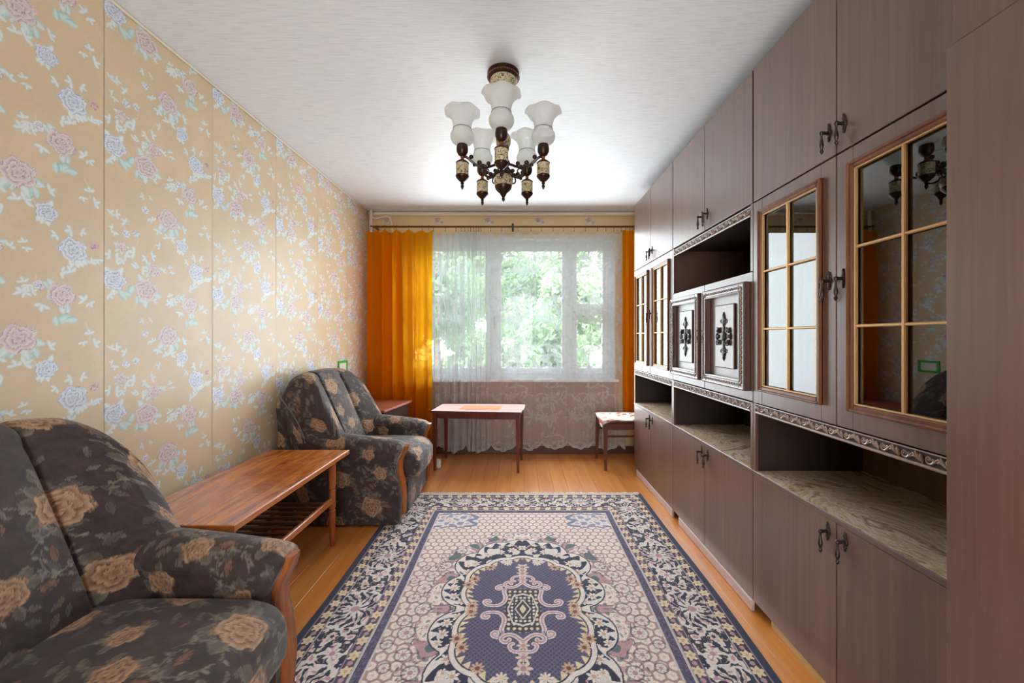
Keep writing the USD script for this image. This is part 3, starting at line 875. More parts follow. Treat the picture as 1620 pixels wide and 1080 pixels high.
    for lo, hi, base in ((.033, .090, NAVY), (.248, .300, PURP * .75)):
        g = (e > lo) & (e < hi)
        put(col, g, base)
        mid, per = (lo + hi) / 2, .072
        fs = ((s / per) % 1 - .5) * per
        d = np.hypot(fs, e - mid)
        t2 = np.arctan2(e - mid, fs)
        put(col, g & (d < .021 + .005 * np.sin(6 * t2)), YEL)
        put(col, g & (d < .007), TANC)
        fs2 = (((s / per) + .5) % 1 - .5) * per
        d2 = np.hypot(fs2, e - mid)
        put(col, g & (d2 < .010), ROSEC)
        put(col, g & (np.abs(e - lo - .003) < .0025), np.array(S(150, 120, 132)))
        put(col, g & (np.abs(e - hi + .003) < .0025), np.array(S(180, 160, 160)))
    put(col, e < .030, np.where(True, np.array(S(38, 46, 68)), 0))
    put(col, (~side) & (e > .010) & (e < .030), CREAM * .95)
    # woven speckle
    sp = noise(np.stack([u * 260, v * 260, 0 * u], 1), 3) - .5
    return np.clip(col * (1 + .30 * sp)[:, None], 0, 1)


rug = thing('rug', 'navy, cream and rose patterned oriental rug with a central medallion, lying on the board floor', 'rug', (RCX, RCY, 0))
us = np.linspace(-RHU, RHU, 640)
v0 = 1.30 - RCY
vs = np.r_[np.linspace(-RHV, v0, 40)[:-1], v0 + (RHV - v0) * (np.linspace(0, 1, 600) ** 1.18)]
U, V = np.meshgrid(us, vs, indexing='ij')
U, V = U.ravel(), V.ravel()
bendy = .004 * np.sin(V * 5 + 1) + .006 * np.sin(V * 2.3)
zz = .0075 + .0012 * noise(np.stack([U * 5, V * 5, 0 * U], 1), 6)
edge_m = np.minimum(RHU - np.abs(U), RHV - np.abs(V))
zz = np.where(edge_m < .002, .001, zz)
RUGM = painted('rug_pile', .9, (700, 700, 700), .35, sheen_weight=.12)
obj('pile', (np.stack([RCX + U + bendy * (np.abs(U) / RHU), RCY + V, zz], 1), gridfaces(len(us), len(vs))), RUGM, rug, True, rug_color(U, V))
rf = np.random.RandomState(8)
fr = []
for x in np.arange(-RHU + .004, RHU, .0075):
    dx, l = rf.uniform(-.006, .006), rf.uniform(.022, .034)
    y = RHV
    p = np.array([(x - .0028, y, .004), (x + .0028, y, .004), (x + dx + .002, y + l, .0015), (x + dx - .002, y + l, .0015), (x, y, .0062), (x + dx, y + l, .003)]) + (RCX, RCY, 0)
    fr.append((p, np.array([(0, 3, 4), (3, 5, 4), (4, 5, 1), (5, 2, 1)])))
obj('fringe', cat(fr), mat('fringe_cotton', S(226, 222, 214), .9), rug, kind='stuff')
# ------------------------------------------------------------ armchairs
BASEU = np.array(S(60, 46, 42))


def upholstery(p, q, seed=0):
    """Floral velvet print at p, q metres over the cloth."""
    P, Q = .46, .52
    col = np.tile(BASEU, (len(p), 1))
    n1 = fbm(np.stack([p * 14, q * 14, 0 * p + 3], 1), 3, 2)
    col *= (.72 + .6 * n1)[:, None]
    a, b = (p + .13 * seed) % P, (q + .21 * seed) % Q
    rr = np.random.RandomState(20)
    fl = [(.09, .11, .062), (.32, .25, .066), (.13, .40, .055), (.38, .47, .045), (.30, .06, .040)]
    for du in (0, P, -P):
        for dv in (0, Q, -Q):
            rs = np.random.RandomState(20)
            for k in range(96):
                x, y, r, an, pick = rs.uniform(0, P), rs.uniform(0, Q), rs.uniform(.012, .027), rs.uniform(0, 6.3), rs.uniform()
                c1 = np.array(S(116, 104, 92)) if pick < .55 else np.array(S(92, 88, 84)) if pick < .85 else np.array(S(132, 92, 70))
                leaf(col, a, b, x + du, y + dv, r, an, c1 * .95, c1 * .8, .42)
                leaf(col, a, b, x + du, y + dv, r * .86, an, c1 * .8, BASEU * 1.15, .36)
            for k in range(9):
                x, y, an = rs.uniform(0, P), rs.uniform(0, Q), rs.uniform(0, 6.3)
                t = np.linspace(0, 1, 9)
                stroke(col, a, b, np.stack([x + du + .11 * t * np.cos(an + 1.3 * t), y + dv + .11 * t * np.sin(an + 1.3 * t)], 1), .0022, S(118, 106, 92), .8)
                for j in range(7):
                    leaf(col, a, b, x + du + .11 * (j / 7) * math.cos(an + 1.3 * j / 7) + .010 * (-1) ** j, y + dv + .11 * (j / 7) * math.sin(an + 1.3 * j / 7), .0085, an + 1.2 * (-1) ** j, S(128, 118, 106), S(92, 84, 78))
            for x, y, r in fl:
                for j in range(6):
                    an = rs.uniform(0, 6.3)
                    leaf(col, a, b, x + du + 1.1 * r * math.cos(an), y + dv + 1.1 * r * math.sin(an), r * .5, an, S(82, 74, 64), S(116, 104, 90))
                rose(col, a, b, x + du, y + dv, r, S(172, 136, 104), S(128, 92, 66), S(58, 40, 34), x * 30)
    wv = noise(np.stack([p * 420, q * 420, 0 * p + 1], 1), 9) - .5
    bl = fbm(np.stack([p * 60, q * 60, 0 * p], 1), 2, 8) - .5
    return np.clip(col * (1 + .35 * wv + .7 * bl)[:, None], 0, 1)


VELVET = painted('velvet_upholstery', .75, (420, 420, 420), .25, sheen_weight=.22, sheen_roughness=.4)
CHWOOD = wood('armchair_wood', S(128, 66, 26), S(160, 88, 36), S(186, 112, 54), (60, 60, 6), rough=.22)
PIPING = mat('grey_piping', S(120, 108, 100), .7)


def grid_uv(V, n, m):
    G = V.reshape(n, m, 3)
    p = np.zeros((n, m)); q = np.zeros((n, m))
    p[1:] = np.cumsum(np.linalg.norm(np.diff(G, axis=0), axis=2), 0).mean(1)[:, None]
    q[:, 1:] = np.cumsum(np.linalg.norm(np.diff(G, axis=1), axis=2), 1)
    q -= q[:, m // 2][:, None]
    return p.ravel(), q.ravel()


def sarm(z):
    """How far the S-curved arm front stands forward at height z."""
    return np.interp(z, [0, .06, .16, .26, .34, .40, .45, .49, .53], [-.004, 0, .006, -.004, -.024, -.020, .006, .020, .010])


def arm_mesh(s):
    """Side panel with a rolled arm; local x runs from the wall, y across. s = -1 or 1."""
    x0, x1, hw, yc = .02, .790, .080, .325
    xs = np.linspace(x0, x1, 230)
    zt = np.interp(xs, [.02, .05, .115, .19, .26, .33, .45, .60, .74, .79], [.835, .81, .72, .615, .588, .578, .566, .550, .530, .512])
    zt = np.convolve(np.pad(zt, 8, 'edge'), np.ones(17) / 17, 'valid')
    k = 92
    V = []
    for x, t in zip(xs, zt):
        fr = np.clip((x - (x1 - .03)) / .03, 0, 1)
        sh = .030 * (1 - math.sqrt(max(0, 1 - fr * fr)))
        rad = .075
        zs = np.linspace(.012, t - rad, k)
        bulge = .012 * np.exp(-((zs - (t - rad)) / .09) ** 2) + .004 * np.sin(zs * 9)
        an = np.linspace(0, math.pi, 40)[1:-1]
        outer = np.stack([np.full(k, hw - sh) + bulge, zs], 1)
        top = np.stack([(hw + .012 - sh) * np.cos(an), t - rad + (rad - sh) * np.sin(an)], 1)
        inner = np.stack([-(hw - sh) - bulge[::-1], zs[::-1]], 1)
        ring = np.vstack([outer, top, inner])
        xx = x + sarm(ring[:, 1]) * np.clip((x - .55) / .24, 0, 1) ** 2
        V.append(np.stack([xx, s * (yc + ring[:, 0]), ring[:, 1]], 1))
    m = len(V[0])
    V = np.array(V)
    f = gridfaces(len(xs), m)
    if s < 0:
        f = f[:, ::-1]
    flat = V.reshape(-1, 3)
    p, q = grid_uv(flat, len(xs), m)
    # front face: rows from the last ring to its middle line
    last = V[-1]
    mid = np.stack([last[:, 0], np.full(m, s * yc), last[:, 2]], 1)
    W = np.stack([last + (mid - last) * t for t in np.linspace(0, 1, 14)], 0)
    pf, qf = W[..., 1].ravel(), W[..., 2].ravel()
    ff = gridfaces(14, m)
    if s < 0:
        ff = ff[:, ::-1]
    return np.vstack([flat, W.reshape(-1, 3)]), np.vstack([f[:, ::-1], ff[:, ::-1] + len(flat)]), np.r_[p, pf], np.r_[q, qf]


def back_mesh():
    n = 330
    sv = np.linspace(-1, 1, n)
    rings = []
    for s in sv:
        A = abs(s)
        zt = .968 - .035 * A ** 2 - .19 * max(0, (A - .62) / .38) ** 2.2 - .010 * math.exp(-((A - .40) / .035) ** 2)
        fwd = .115 * np.clip(A / .8, 0, 1) ** 2.0
        lobe = .032 * (abs(math.cos(min(A / .40, 1) * math.pi / 2)) if A < .40 else abs(math.sin(min((A - .40) / .42, 1) * math.pi / 2)) * .9)
        groove = -.022 * math.exp(-((A - .40) / .030) ** 2)
        tt = max(0.0, (A - .88) / .12)
        rnd = .050 * (1 - math.sqrt(max(0.0, 1 - tt * tt)))
        zt -= rnd
        rt = .062 - .018 * max(0, (A - .7) / .3)
        zf = np.linspace(.22, zt - rt, 165)
        h = (zf - .42) / (.95 - .42)
        xf = .345 - .175 * np.clip(h, -.4, 1) - .03 * np.clip(h, 0, 1) ** 2 + fwd * np.clip(1.0 - .85 * np.clip(h, 0, 1), 0, 1) + (lobe + groove) * np.clip(1.15 - .35 * h, 0, 1) - .02 * np.clip((h - .8) / .2, 0, 1) ** 2 - rnd
        xb0, xe = .016, xf[-1]
        an = np.linspace(0, math.pi, 40)[1:-1]
        c, hw = (xe + xb0) / 2, (xe - xb0) / 2
        top = np.stack([c + hw * np.cos(an), zt - rt + rt * np.sin(an)], 1)
        zb = np.linspace(zt - rt, .10, 40)
        ring = np.vstack([np.stack([xf, zf], 1), top, np.stack([np.full(40, xb0), zb], 1)])
        y = s * .395
        rings.append(np.stack([ring[:, 0], np.full(len(ring), y), ring[:, 1]], 1))
    V = np.array(rings)
    m = V.shape[1]
    flat = V.reshape(-1, 3)
    p = flat[:, 1]
    _, q = grid_uv(flat, n, m)
    f = gridfaces(n, m)
    vs, fs, ps, qs, k0 = [flat], [f], [p], [q], len(flat)
    for k in (0, n - 1):                      # the flat cheeks at both ends, in rows towards their middle line
        ring = V[k]
        mid = np.stack([np.full(m, .10), ring[:, 1], np.clip(ring[:, 2], .2, ring[:, 2].max() - .07)], 1)
        W = np.stack([ring + (mid - ring) * t for t in np.linspace(0, 1, 22)], 0)
        ff = gridfaces(22, m)
        fs.append((ff[:, ::-1] if k == 0 else ff) + k0)
        vs.append(W.reshape(-1, 3)); ps.append(W[..., 0].ravel() + .1); qs.append(W[..., 2].ravel()); k0 += W.shape[0] * m
    return np.vstack(vs), np.vstack(fs), np.concatenate(ps), np.concatenate(qs)


def rounded_block(lo, hi, r, res, puff=None):
    """A dense rounded box; puff(v) may push its points about. Returns vertices, faces and cloth coordinates."""
    lo, hi = np.array(lo, float), np.array(hi, float)
    vs, fs, ps, qs, n = [], [], [], [], 0
    for ax in range(3):
        o = [k for k in range(3) if k != ax]
        na, nb = max(4, int((hi - lo)[o[0]] / res)), max(4, int((hi - lo)[o[1]] / res))
        A, B = np.meshgrid(np.linspace(lo[o[0]], hi[o[0]], na), np.linspace(lo[o[1]], hi[o[1]], nb), indexing='ij')
        for sgn in (0, 1):
            v = np.zeros((A.size, 3))
            v[:, o[0]], v[:, o[1]], v[:, ax] = A.ravel(), B.ravel(), (lo, hi)[sgn][ax]
            f = gridfaces(na, nb)
            if (sgn == 1) == (ax == 1):
                f = f[:, ::-1]
            ps.append(A.ravel() + .07 * ax); qs.append(B.ravel() + .11 * ax)
            vs.append(v); fs.append(f + n); n += len(v)
    V = np.vstack(vs)
    c = np.clip(V, lo + r, hi - r)
    d = V - c
    V = c + d / np.maximum(np.linalg.norm(d, axis=1, keepdims=True), 1e-9) * r
    if puff is not None:
        V = puff(V)
    return V, np.vstack(fs), np.concatenate(ps), np.concatenate(qs)


def upho(name, M, parent, seed):
    V, f, p, q = M
    return obj(name, (V, f), VELVET, parent, True, upholstery(p, q, seed), local=True)


def seat_puff(v):
    v = v.copy()
    t = np.clip((v[:, 2] - .24) / .16, 0, 1)
    v[:, 2] += t * (.022 * np.cos(v[:, 1] / .24 * 1.45) + .010 * np.cos((v[:, 0] - .55) * 4)) - t * .055 * np.clip((v[:, 0] - .74) / .14, 0, 1) ** 2
    v[:, 0] += .020 * np.cos(v[:, 1] / .24 * 1.5) * np.clip((v[:, 0] - .70) / .15, 0, 1)
    return v


def make_armchair(label, loc):
    t = thing('armchair', label, 'armchair', loc)
    for s, k in ((-1, 1), (1, 2)):
        upho('arm', arm_mesh(s), t, k)
    upho('backrest', back_mesh(), t, 3)
    upho('seat_cushion', rounded_block((.24, -.243, .235), (.865, .243, .415), .055, .0038, seat_puff), t, 4)
    upho('front_panel', rounded_block((.64, -.245, .012), (.800, .245, .262), .02, .007), t, 5)
    for s in (-1, 1):
        z = np.linspace(.058, .495, 26)
        wdt = np.interp(z, [.058, .10, .30, .44, .495], [.026, .030, .036, .040, .026])
        xf = .792 + sarm(z)
        V, F = [], []
        for zz, ww, x in zip(z, wdt, xf):
            for (dx, dy) in ((-.012, -1), (.010, -1), (.017, -.72), (.015, -.45), (.019, 0), (.015, .45), (.017, .72), (.010, 1), (-.012, 1)):
                V.append((x + dx, s * .330 + dy * ww, zz))
        n = 9
        F = gridfaces(len(z), n, True)
        e0, e1 = np.arange(1, n - 1), (len(z) - 1) * n
        F = np.vstack([F, np.stack([0 * e0, e0, e0 + 1], 1), np.stack([0 * e0 + e1, e1 + e0 + 1, e1 + e0], 1)])
        obj('arm_facing', (np.array(V), F), CHWOOD, t, 40, local=True, label='polished wooden S-curved arm facing')
    for s in (-1, 1):
        pts = smoothpath([(.03, s * .404, .835), (.075, s * .411, .775), (.13, s * .414, .70), (.18, s * .414, .60), (.20, s * .413, .53)], 22)
        obj('piping', tube(pts, .004, 6), PIPING, t, True, local=True)
    return t


arm_a = make_armchair('dark floral velvet armchair at the lower left, nearest the camera', (XL + .018, .955, 0))
where(None, 'armchair')
arm_b = UsdGeom.Xform.Define(stage, '/World/armchair_001')
arm_b.AddTranslateOp().Set(Gf.Vec3d(XL + .018, 2.895, 0))
arm_b.GetPrim().GetReferences().AddInternalReference(arm_a.GetPath())
arm_b.GetPrim().SetInstanceable(True)
mark(arm_b.GetPrim(), 'dark floral velvet armchair beyond the low wooden table, under the green square on the wall', 'armchair')
# ------------------------------------------------------------ tables and the chair by the window
TABTOP = mat('veneer_top', S(150, 86, 40), .2, coat_weight=.3, nodes={
    'g': ('geometry', {}), 'm': ('mapping', {'scale': (30, 2.6, 10), 'rotation': (0, 0, .04)}),
    'n': ('noise_texture', {'scale': 1.0, 'detail': 6.0, 'roughness': .65, 'distortion': 1.2}),
    'm2': ('mapping', {'scale': (4, 3, 4)}), 'n2': ('noise_texture', {'scale': 1.0, 'detail': 5.0, 'roughness': .7, 'distortion': .8}),
    'r': ('rgb_ramp', {'ramp': [(.32, S(128, 62, 22)), (.48, S(178, 98, 38)), (.6, S(204, 122, 54)), (.75, S(214, 142, 78))]}),
    'r2': ('rgb_ramp', {'ramp': [(.55, (0, 0, 0)), (.68, (.55, .55, .55))]}), 'mx': ('mix', {'color2': S(196, 160, 130)}),
    'r3': ('rgb_ramp', {'ramp': [(.4, (.16, .16, .16)), (.7, (.42, .42, .42))]})},
    links=[('g.position', 'm.vector'), ('m.vector', 'n.vector'), ('g.position', 'm2.vector'), ('m2.vector', 'n2.vector'), ('n.fac', 'r.fac'), ('r.color', 'mx.color1'),
           ('n2.fac', 'r2.fac'), ('r2.color', 'mx.fac'), ('mx.color', 'p.base_color'), ('n2.fac', 'r3.fac'), ('r3.color', 'p.roughness')])
TEAK = wood('turned_leg_wood', S(144, 72, 28), S(178, 96, 44), S(200, 118, 60), (40, 40, 5), rough=.3)
TEAKY = wood('table_rail_wood', S(156, 84, 34), S(188, 108, 48), S(206, 128, 66), (40, 4, 40), rough=.3)
DARKW = wood('dark_slat_wood', S(66, 38, 24), S(84, 50, 30), S(104, 64, 38), (8, 60, 40), rough=.4)
REDW = wood('mahogany', S(74, 30, 20), S(96, 42, 28), S(116, 56, 38), (30, 30, 4), rough=.25)
REDTOP = wood('mahogany_top', S(128, 66, 44), S(150, 82, 56), S(166, 98, 70), (3, 50, 20), rough=.5, specular_ior_level=.3)

tb = thing('coffee_table', 'long low wooden table with worn top and slatted shelf between the two armchairs', 'table', (-1.25, 1.86, 0))
X0, X1, Y0t, Y1t, ZT_ = -1.49, -1.02, 1.40, 2.335, .531
obj('tabletop', box(X0, X1, Y0t, Y1t, ZT_ - .020, ZT_, .004), TABTOP, tb)
obj('top_edging', cat([box(X1 - .001, X1 + .005, Y0t - .005, Y1t + .005, ZT_ - .023, ZT_ + .001, .002), box(X0, X1, Y1t - .001, Y1t + .005, ZT_ - .023, ZT_ + .001, .002), box(X0, X1, Y0t - .005, Y0t + .001, ZT_ - .023, ZT_ + .001, .002)]), TEAKY, tb)
LEGP = [(.009, 0), (.0135, .012), (.0165, .10), (.0185, .195), (.0185, .203), (.0135, .208), (.0135, .213), (.0185, .218), (.0185, .312), (.0185, .317), (.0135, .322), (.0135, .327), (.0185, .332), (.0190, .42), (.0175, .510)]
for lx in (-1.42, -1.085):
    for ly in (1.47, 2.270):
        obj('leg', lathe(LEGP, 20, (lx, ly, 0)), TEAK, tb, 35)
for ly in (1.475, 2.25):
    obj('apron', box(-1.425, -1.08, ly, ly + .015, .455, .511), DARKW, tb)
for lx in (-1.42, -1.085):
    obj('rail', box(lx - .010, lx + .010, 1.475, 2.262, .245, .280, .004), TEAKY, tb)
for k in range(13):
    y = 1.53 + k * .056
    obj('slat', box(-1.412, -1.094, y, y + .022, .256, .268, .002), DARKW, tb)

# small table in front of the lace
st = thing('small_table', 'small reddish-brown side table with tapered legs in front of the lace curtain', 'table', (-.38, 3.705, 0), -5.2)
obj('tabletop', box(-.405, .405, -.208, .208, .520, .540, .004), REDTOP, st, local=True)
obj('top_inlay', box(-.17, .20, -.12, .10, .5395, .5408, .0004), wood('inlay_wood', S(150, 84, 44), S(172, 100, 54), S(190, 118, 66), (3, 40, 20), rough=.7, specular_ior_level=.15), st, local=True, label='lighter inlaid panel in the top')
obj('top_edging', cat([box(-.407, .407, -.211, -.207, .517, .5395, .001), box(-.407, .407, .207, .211, .517, .5395, .001), box(-.408, -.404, -.209, .209, .517, .5395, .001), box(.404, .408, -.209, .209, .517, .5395, .001)]), REDW, st, local=True)
for b4 in ((-.375, .375, -.190, -.174), (-.375, .375, .174, .190), (-.388, -.372, -.175, .175), (.372, .388, -.175, .175)):
    obj('apron', box(*b4, .470, .519), REDW, st, local=True)
for sx in (-1, 1):
    for sy in (-1, 1):
        v, f = box(-1, 1, -1, 1, 0, .519, 0)
        tt = (v[:, 2] / .519)[:, None]
        wv = .0105 + .0085 * tt
        v = np.hstack([v[:, :2] * wv + np.array([sx, sy]) * (np.array([.378, .180])), v[:, 2:]])
        obj('leg', (v, f), REDW, st, local=True)

# small table in the corner behind the far armchair
DULL = mat('dull_dark_wood', S(62, 38, 26), .8, specular_ior_level=.15)
ct = thing('corner_table', 'small brown table in the window corner, half hidden behind the far armchair', 'table', (-1.31, 3.60, 0), -8)
obj('tabletop', box(-.215, .215, -.28, .28, .566, .586, .004), REDTOP, ct, local=True)
obj('side_panel', box(.175, .192, -.25, .25, 0, .566, .002), DULL, ct, local=True)
obj('side_panel', box(-.192, -.175, -.25, .25, 0, .566, .002), DULL, ct, local=True)
obj('back_panel', box(-.175, .175, .235, .25, .05, .566, .002), DARKW, ct, local=True)
obj('shelf', box(-.175, .175, -.24, .235, .26, .276, .002), DARKW, ct, local=True)

# dining chair at the end of the wall unit, facing left
ch = thing('dining_chair', 'wooden chair with a red-flowered seat cloth, tucked behind the end of the wall unit', 'chair', (.95, 3.765, 0))
CX0, CX1, CY0, CY1 = .745, 1.16, 3.535, 3.915
CHW = wood('chair_wood', S(72, 34, 20), S(96, 50, 30), S(120, 68, 42), (30, 30, 5), rough=.28)


def taper(xb, yb, xt, yt, zt, wb_, wt):
    v, f = box(-1, 1, -1, 1, 0, 1, 0)
    t = v[:, 2:3]
    return np.hstack([v[:, :2] * (wb_ + (wt - wb_) * t) + np.array([xb, yb]) * (1 - t) + np.array([xt, yt]) * t, t * zt]), f


for (xb, yb, xt, yt) in ((CX0 + .025, CY0 + .012, CX0 + .025, CY0 + .025), (CX0 + .012, CY1 - .012, CX0 + .025, CY1 - .025)):
    obj('leg', taper(xb, yb, xt, yt, .425, .011, .0185), CHW, ch)
for yb in (CY0 + .02, CY1 - .02):
    v = [(1.20, yb, 0), (1.165, yb, .22), (1.15, yb, .43), (1.175, yb, .62), (1.215, yb, .84)]
    obj('back_leg', tube(smoothpath(v, 18), np.linspace(.016, .017, 18), 8), CHW, ch, True)
for b4 in ((CX0 + .02, CX1, CY0 + .014, CY0 + .034), (CX0 + .02, CX1, CY1 - .034, CY1 - .014), (CX0 + .014, CX0 + .034, CY0 + .035, CY1 - .035), (CX1 - .02, CX1, CY0 + .035, CY1 - .035)):
    obj('seat_rail', box(*b4, .365, .425, .004), CHW, ch)
for yb in (CY0 + .022, CY1 - .022):
    obj('stretcher', tube([(CX0 + .025, yb, .305), (1.16, yb, .305)], .009, 8), CHW, ch)
obj('seat', rounded_block((CX0, CY0, .425), (CX1 + .01, CY1, .455), .012, .03)[:2], CHW, ch, True)
for z0, z1 in ((.50, .575), (.63, .70), (.755, .835)):
    yy = np.linspace(CY0 + .01, CY1 - .01, 14)
    bow = .02 * np.cos((yy - (CY0 + CY1) / 2) * 6)
    xb = np.interp((z0 + z1) / 2, [.43, .62, .84], [1.15, 1.175, 1.215])
    V = np.array([(xb - .008 + d + b, y, z) for y, b in zip(yy, bow) for (d, z) in ((0, z0), (0, z1), (.014, z1), (.014, z0))])
    obj('back_slat', (V, gridfaces(14, 4, True)), mat(f'slat_red_{int(z0*100)}', S(150, 62, 44), .4), ch)
# the cloth: a square set cornerwise so that a tip hangs at the near left
n = 66
A, B = np.meshgrid(np.linspace(0, 1, n), np.linspace(0, 1, n), indexing='ij')
cx = CX0 - .115 + A * (CX1 - CX0 + .12)
cy = CY0 - .10 + B * (CY1 - CY0 + .14)
out = np.maximum(np.maximum(CX0 - .004 - cx, 0) * 1.0, 0)
outy = np.maximum(CY0 - .004 - cy, 0)
outy2 = np.maximum(cy - CY1 - .004, 0)
keep = np.clip(1 - (B - .02) * 1.25, 0, 1)
out = out * keep
drop = np.hypot(out, outy * np.clip(1 - A * 2.6, 0.10, 1))
px_ = np.maximum(cx, CX0 - .004 - .004 * np.sin(B * 20) * (out > 0))
py_ = np.clip(cy, CY0 - .005, CY1 + .004)
pz = .4575 + .003 * np.sin(A * 17) * np.sin(B * 14) - drop - outy2 * .6
U, Vv = A.ravel() * .5, B.ravel() * .5
cc = np.tile(np.array(S(232, 224, 214)), (U.size, 1))
rs = np.random.RandomState(5)
for k in range(26):
    x, y = rs.uniform(0, .5, 2)
    for j in range(3):
        leaf(cc, U, Vv, x + rs.uniform(-.03, .03), y + rs.uniform(-.03, .03), .02, rs.uniform(0, 6), S(150, 120, 70), S(120, 120, 70))
    rose(cc, U, Vv, x, y, rs.uniform(.018, .032), S(214, 96, 72), S(180, 52, 44), S(120, 30, 30), k)
cloth = painted('flower_cloth', .9)
sc = obj('seat_cloth', (np.stack([px_.ravel(), py_.ravel(), pz.ravel()], 1), gridfaces(n, n)), cloth, None, True, cc)
mark(sc, 'white cloth printed with red flowers, draped over the wooden chair seat', 'cloth')

# little things
gs = thing('green_frame', 'small bright green square frame on the left wall above the far armchair', 'frame', (XL, 3.48, .94))
gy0, gy1, gz0, gz1 = 3.39, 3.575, .888, .995
xg = XL + .001
b_ = .026
obj('frame', cat([box(xg, xg + .007, gy0, gy0 + b_, gz0, gz1, .003), box(xg, xg + .007, gy1 - b_, gy1, gz0, gz1, .003), box(xg, xg + .007, gy0 + b_, gy1 - b_, gz0, gz0 + .02, .003), box(xg, xg + .007, gy0 + b_, gy1 - b_, gz1 - .02, gz1, .003)]), mat('green_plastic', S(48, 178, 62), .35), gs)
obj('plate', box(xg, xg + .004, gy0 + b_, gy1 - b_, gz0 + .02, gz1 - .02, .001), mat('plate_ivory', S(222, 214, 200), .5), gs)

hp = thing('heating_pipe', 'cream painted heating pipe rising in the window corner, with a branch below the ceiling', 'pipe', (-1.525, 4.0, 0))
obj('riser', tube([(-1.525, 4.02, 0), (-1.525, 4.02, 2.5)], .0155, 14), PIPEW, hp, True)
obj('branch', tube(smoothpath([(-1.51, 4.02, 2.432), (-1.40, 4.02, 2.434), (-1.34, 4.02, 2.43), (-1.325, 4.03, 2.40), (-1.318, 4.035, 2.33), (-1.30, 4.04, 2.25), (-1.30, 4.055, 2.0)], 30), .011, 12), PIPEW, hp, True)

pot = obj('small_pot', lathe([(.020, 0), (.026, .004), (.024, .014), (.027, .02), (.024, .03), (.027, .036), (.024, .046), (.027, .052), (.025, .062), (.028, .072), (.026, .076), (.022, .074), (.020, .02)], 20, (-.755, 3.62, 0)), mat('pale_plastic', S(224, 214, 200), .5), None, 35)
mark(pot, 'small pale ribbed cup on the floor beside the left leg of the small table', 'cup')
# ------------------------------------------------------------ chandelier
CX, CY = -.083, 1.937
CBRN = mat('lamp_brown', S(58, 34, 24), .28, metallic=.35)
COPPER = mat('lamp_copper', S(150, 82, 44), .3, metallic=.7)
DARKL = mat('lamp_dark_finial', S(34, 22, 22), .25, metallic=.3)
CERA = mat('painted_ceramic', S(206, 188, 150), .25, nodes={
    'tc': ('geometry', {}), 'v': ('noise_texture', {'scale': 46.0, 'detail': 1.5, 'distortion': 3.5}),
    'r': ('rgb_ramp', {'ramp': [(.0, S(206, 188, 150)), (.55, S(206, 188, 150)), (.58, S(112, 96, 62)), (.72, S(84, 66, 46)), (1, S(84, 66, 46))]})},
    links=[('tc.position', 'v.vector'), ('v.fac', 'r.fac'), ('r.color', 'p.base_color')])
SHADE = usdkit.material(stage, '/World/Looks/frosted_shade', {
    'a': ('translucent_bsdf', {'color': (.94, .95, .93)}), 'b': ('principled_bsdf', {'base_color': (.90, .91, .88), 'roughness': .28}), 'm': ('mix_closure', {'fac': .5}),
    't': ('transparent_bsdf', {'color': (1, 1, 1)}), 'm2': ('mix_closure', {'fac': .74})},
    [('a.BSDF', 'm.closure1'), ('b.BSDF', 'm.closure2'), ('t.BSDF', 'm2.closure1'), ('m.closure', 'm2.closure2')], surface='m2.closure')

la = thing('chandelier', 'five-arm chandelier with frosted glass bell shades and painted ceramic sleeves, hanging from the ceiling', 'chandelier', (CX, CY, ZC))
cr = obj('ceiling_rose', lathe([(.060, 2.466), (.068, 2.468), (.075, 2.474), (.076, 2.482), (.072, 2.487), (.078, 2.492), (.078, 2.4995)], 40, (CX, CY, 0)), CBRN, la, 40)
obj('bead_ring', cat([ell((CX + .0765 * math.cos(a), CY + .0765 * math.sin(a), 2.4775), (.004,) * 3, 1) for a in np.linspace(0, 2 * math.pi, 44, endpoint=False)]), COPPER, cr, True, kind='stuff')
obj('ceramic_cup', lathe([(.012, 2.418), (.030, 2.420), (.050, 2.428), (.060, 2.444), (.063, 2.462), (.063, 2.472)], 40, (CX, CY, 0)), CERA, cr, 40)
obj('rod', lathe([(.0075, 2.19), (.0075, 2.40), (.012, 2.402), (.014, 2.412), (.012, 2.42)], 14, (CX, CY, 0)), CBRN, la, 40)
cv = obj('centre_vase', lathe([(.014, 2.128), (.026, 2.134), (.035, 2.150), (.037, 2.172), (.032, 2.192), (.020, 2.204), (.012, 2.208)], 28, (CX, CY, 0)), CERA, la, 40)
obj('vase_cap', lathe([(.018, 2.115), (.028, 2.124), (.027, 2.136), (.016, 2.137)], 24, (CX, CY, 0)), CBRN, cv, 40)
obj('hub', lathe([(.010, 1.996), (.030, 2.000), (.034, 2.010), (.022, 2.024), (.018, 2.034), (.026, 2.044), (.034, 2.056), (.030, 2.068), (.018, 2.080), (.014, 2.10), (.020, 2.116)], 28, (CX, CY, 0)), CBRN, la, 40)
cb = obj('centre_ball', lathe([(.038, 1.944), (.045, 1.953), (.047, 1.966), (.045, 1.982), (.038, 1.994), (.02, 2.0)], 32, (CX, CY, 0)), CERA, la, 40)
obj('ball_cap', lathe([(.006, 1.893), (.013, 1.899), (.017, 1.908), (.030, 1.918), (.040, 1.932), (.042, 1.943), (.038, 1.946)], 28, (CX, CY, 0)), CBRN, cb, 40)
obj('finial', lathe([(.0012, 1.868), (.006, 1.874), (.0085, 1.882), (.006, 1.889), (.0095, 1.893), (.006, 1.898)], 16, (CX, CY, 0)), DARKL, cb, 40)
R = .203
nth = 72
th_ = np.linspace(0, 2 * math.pi, nth, endpoint=False)
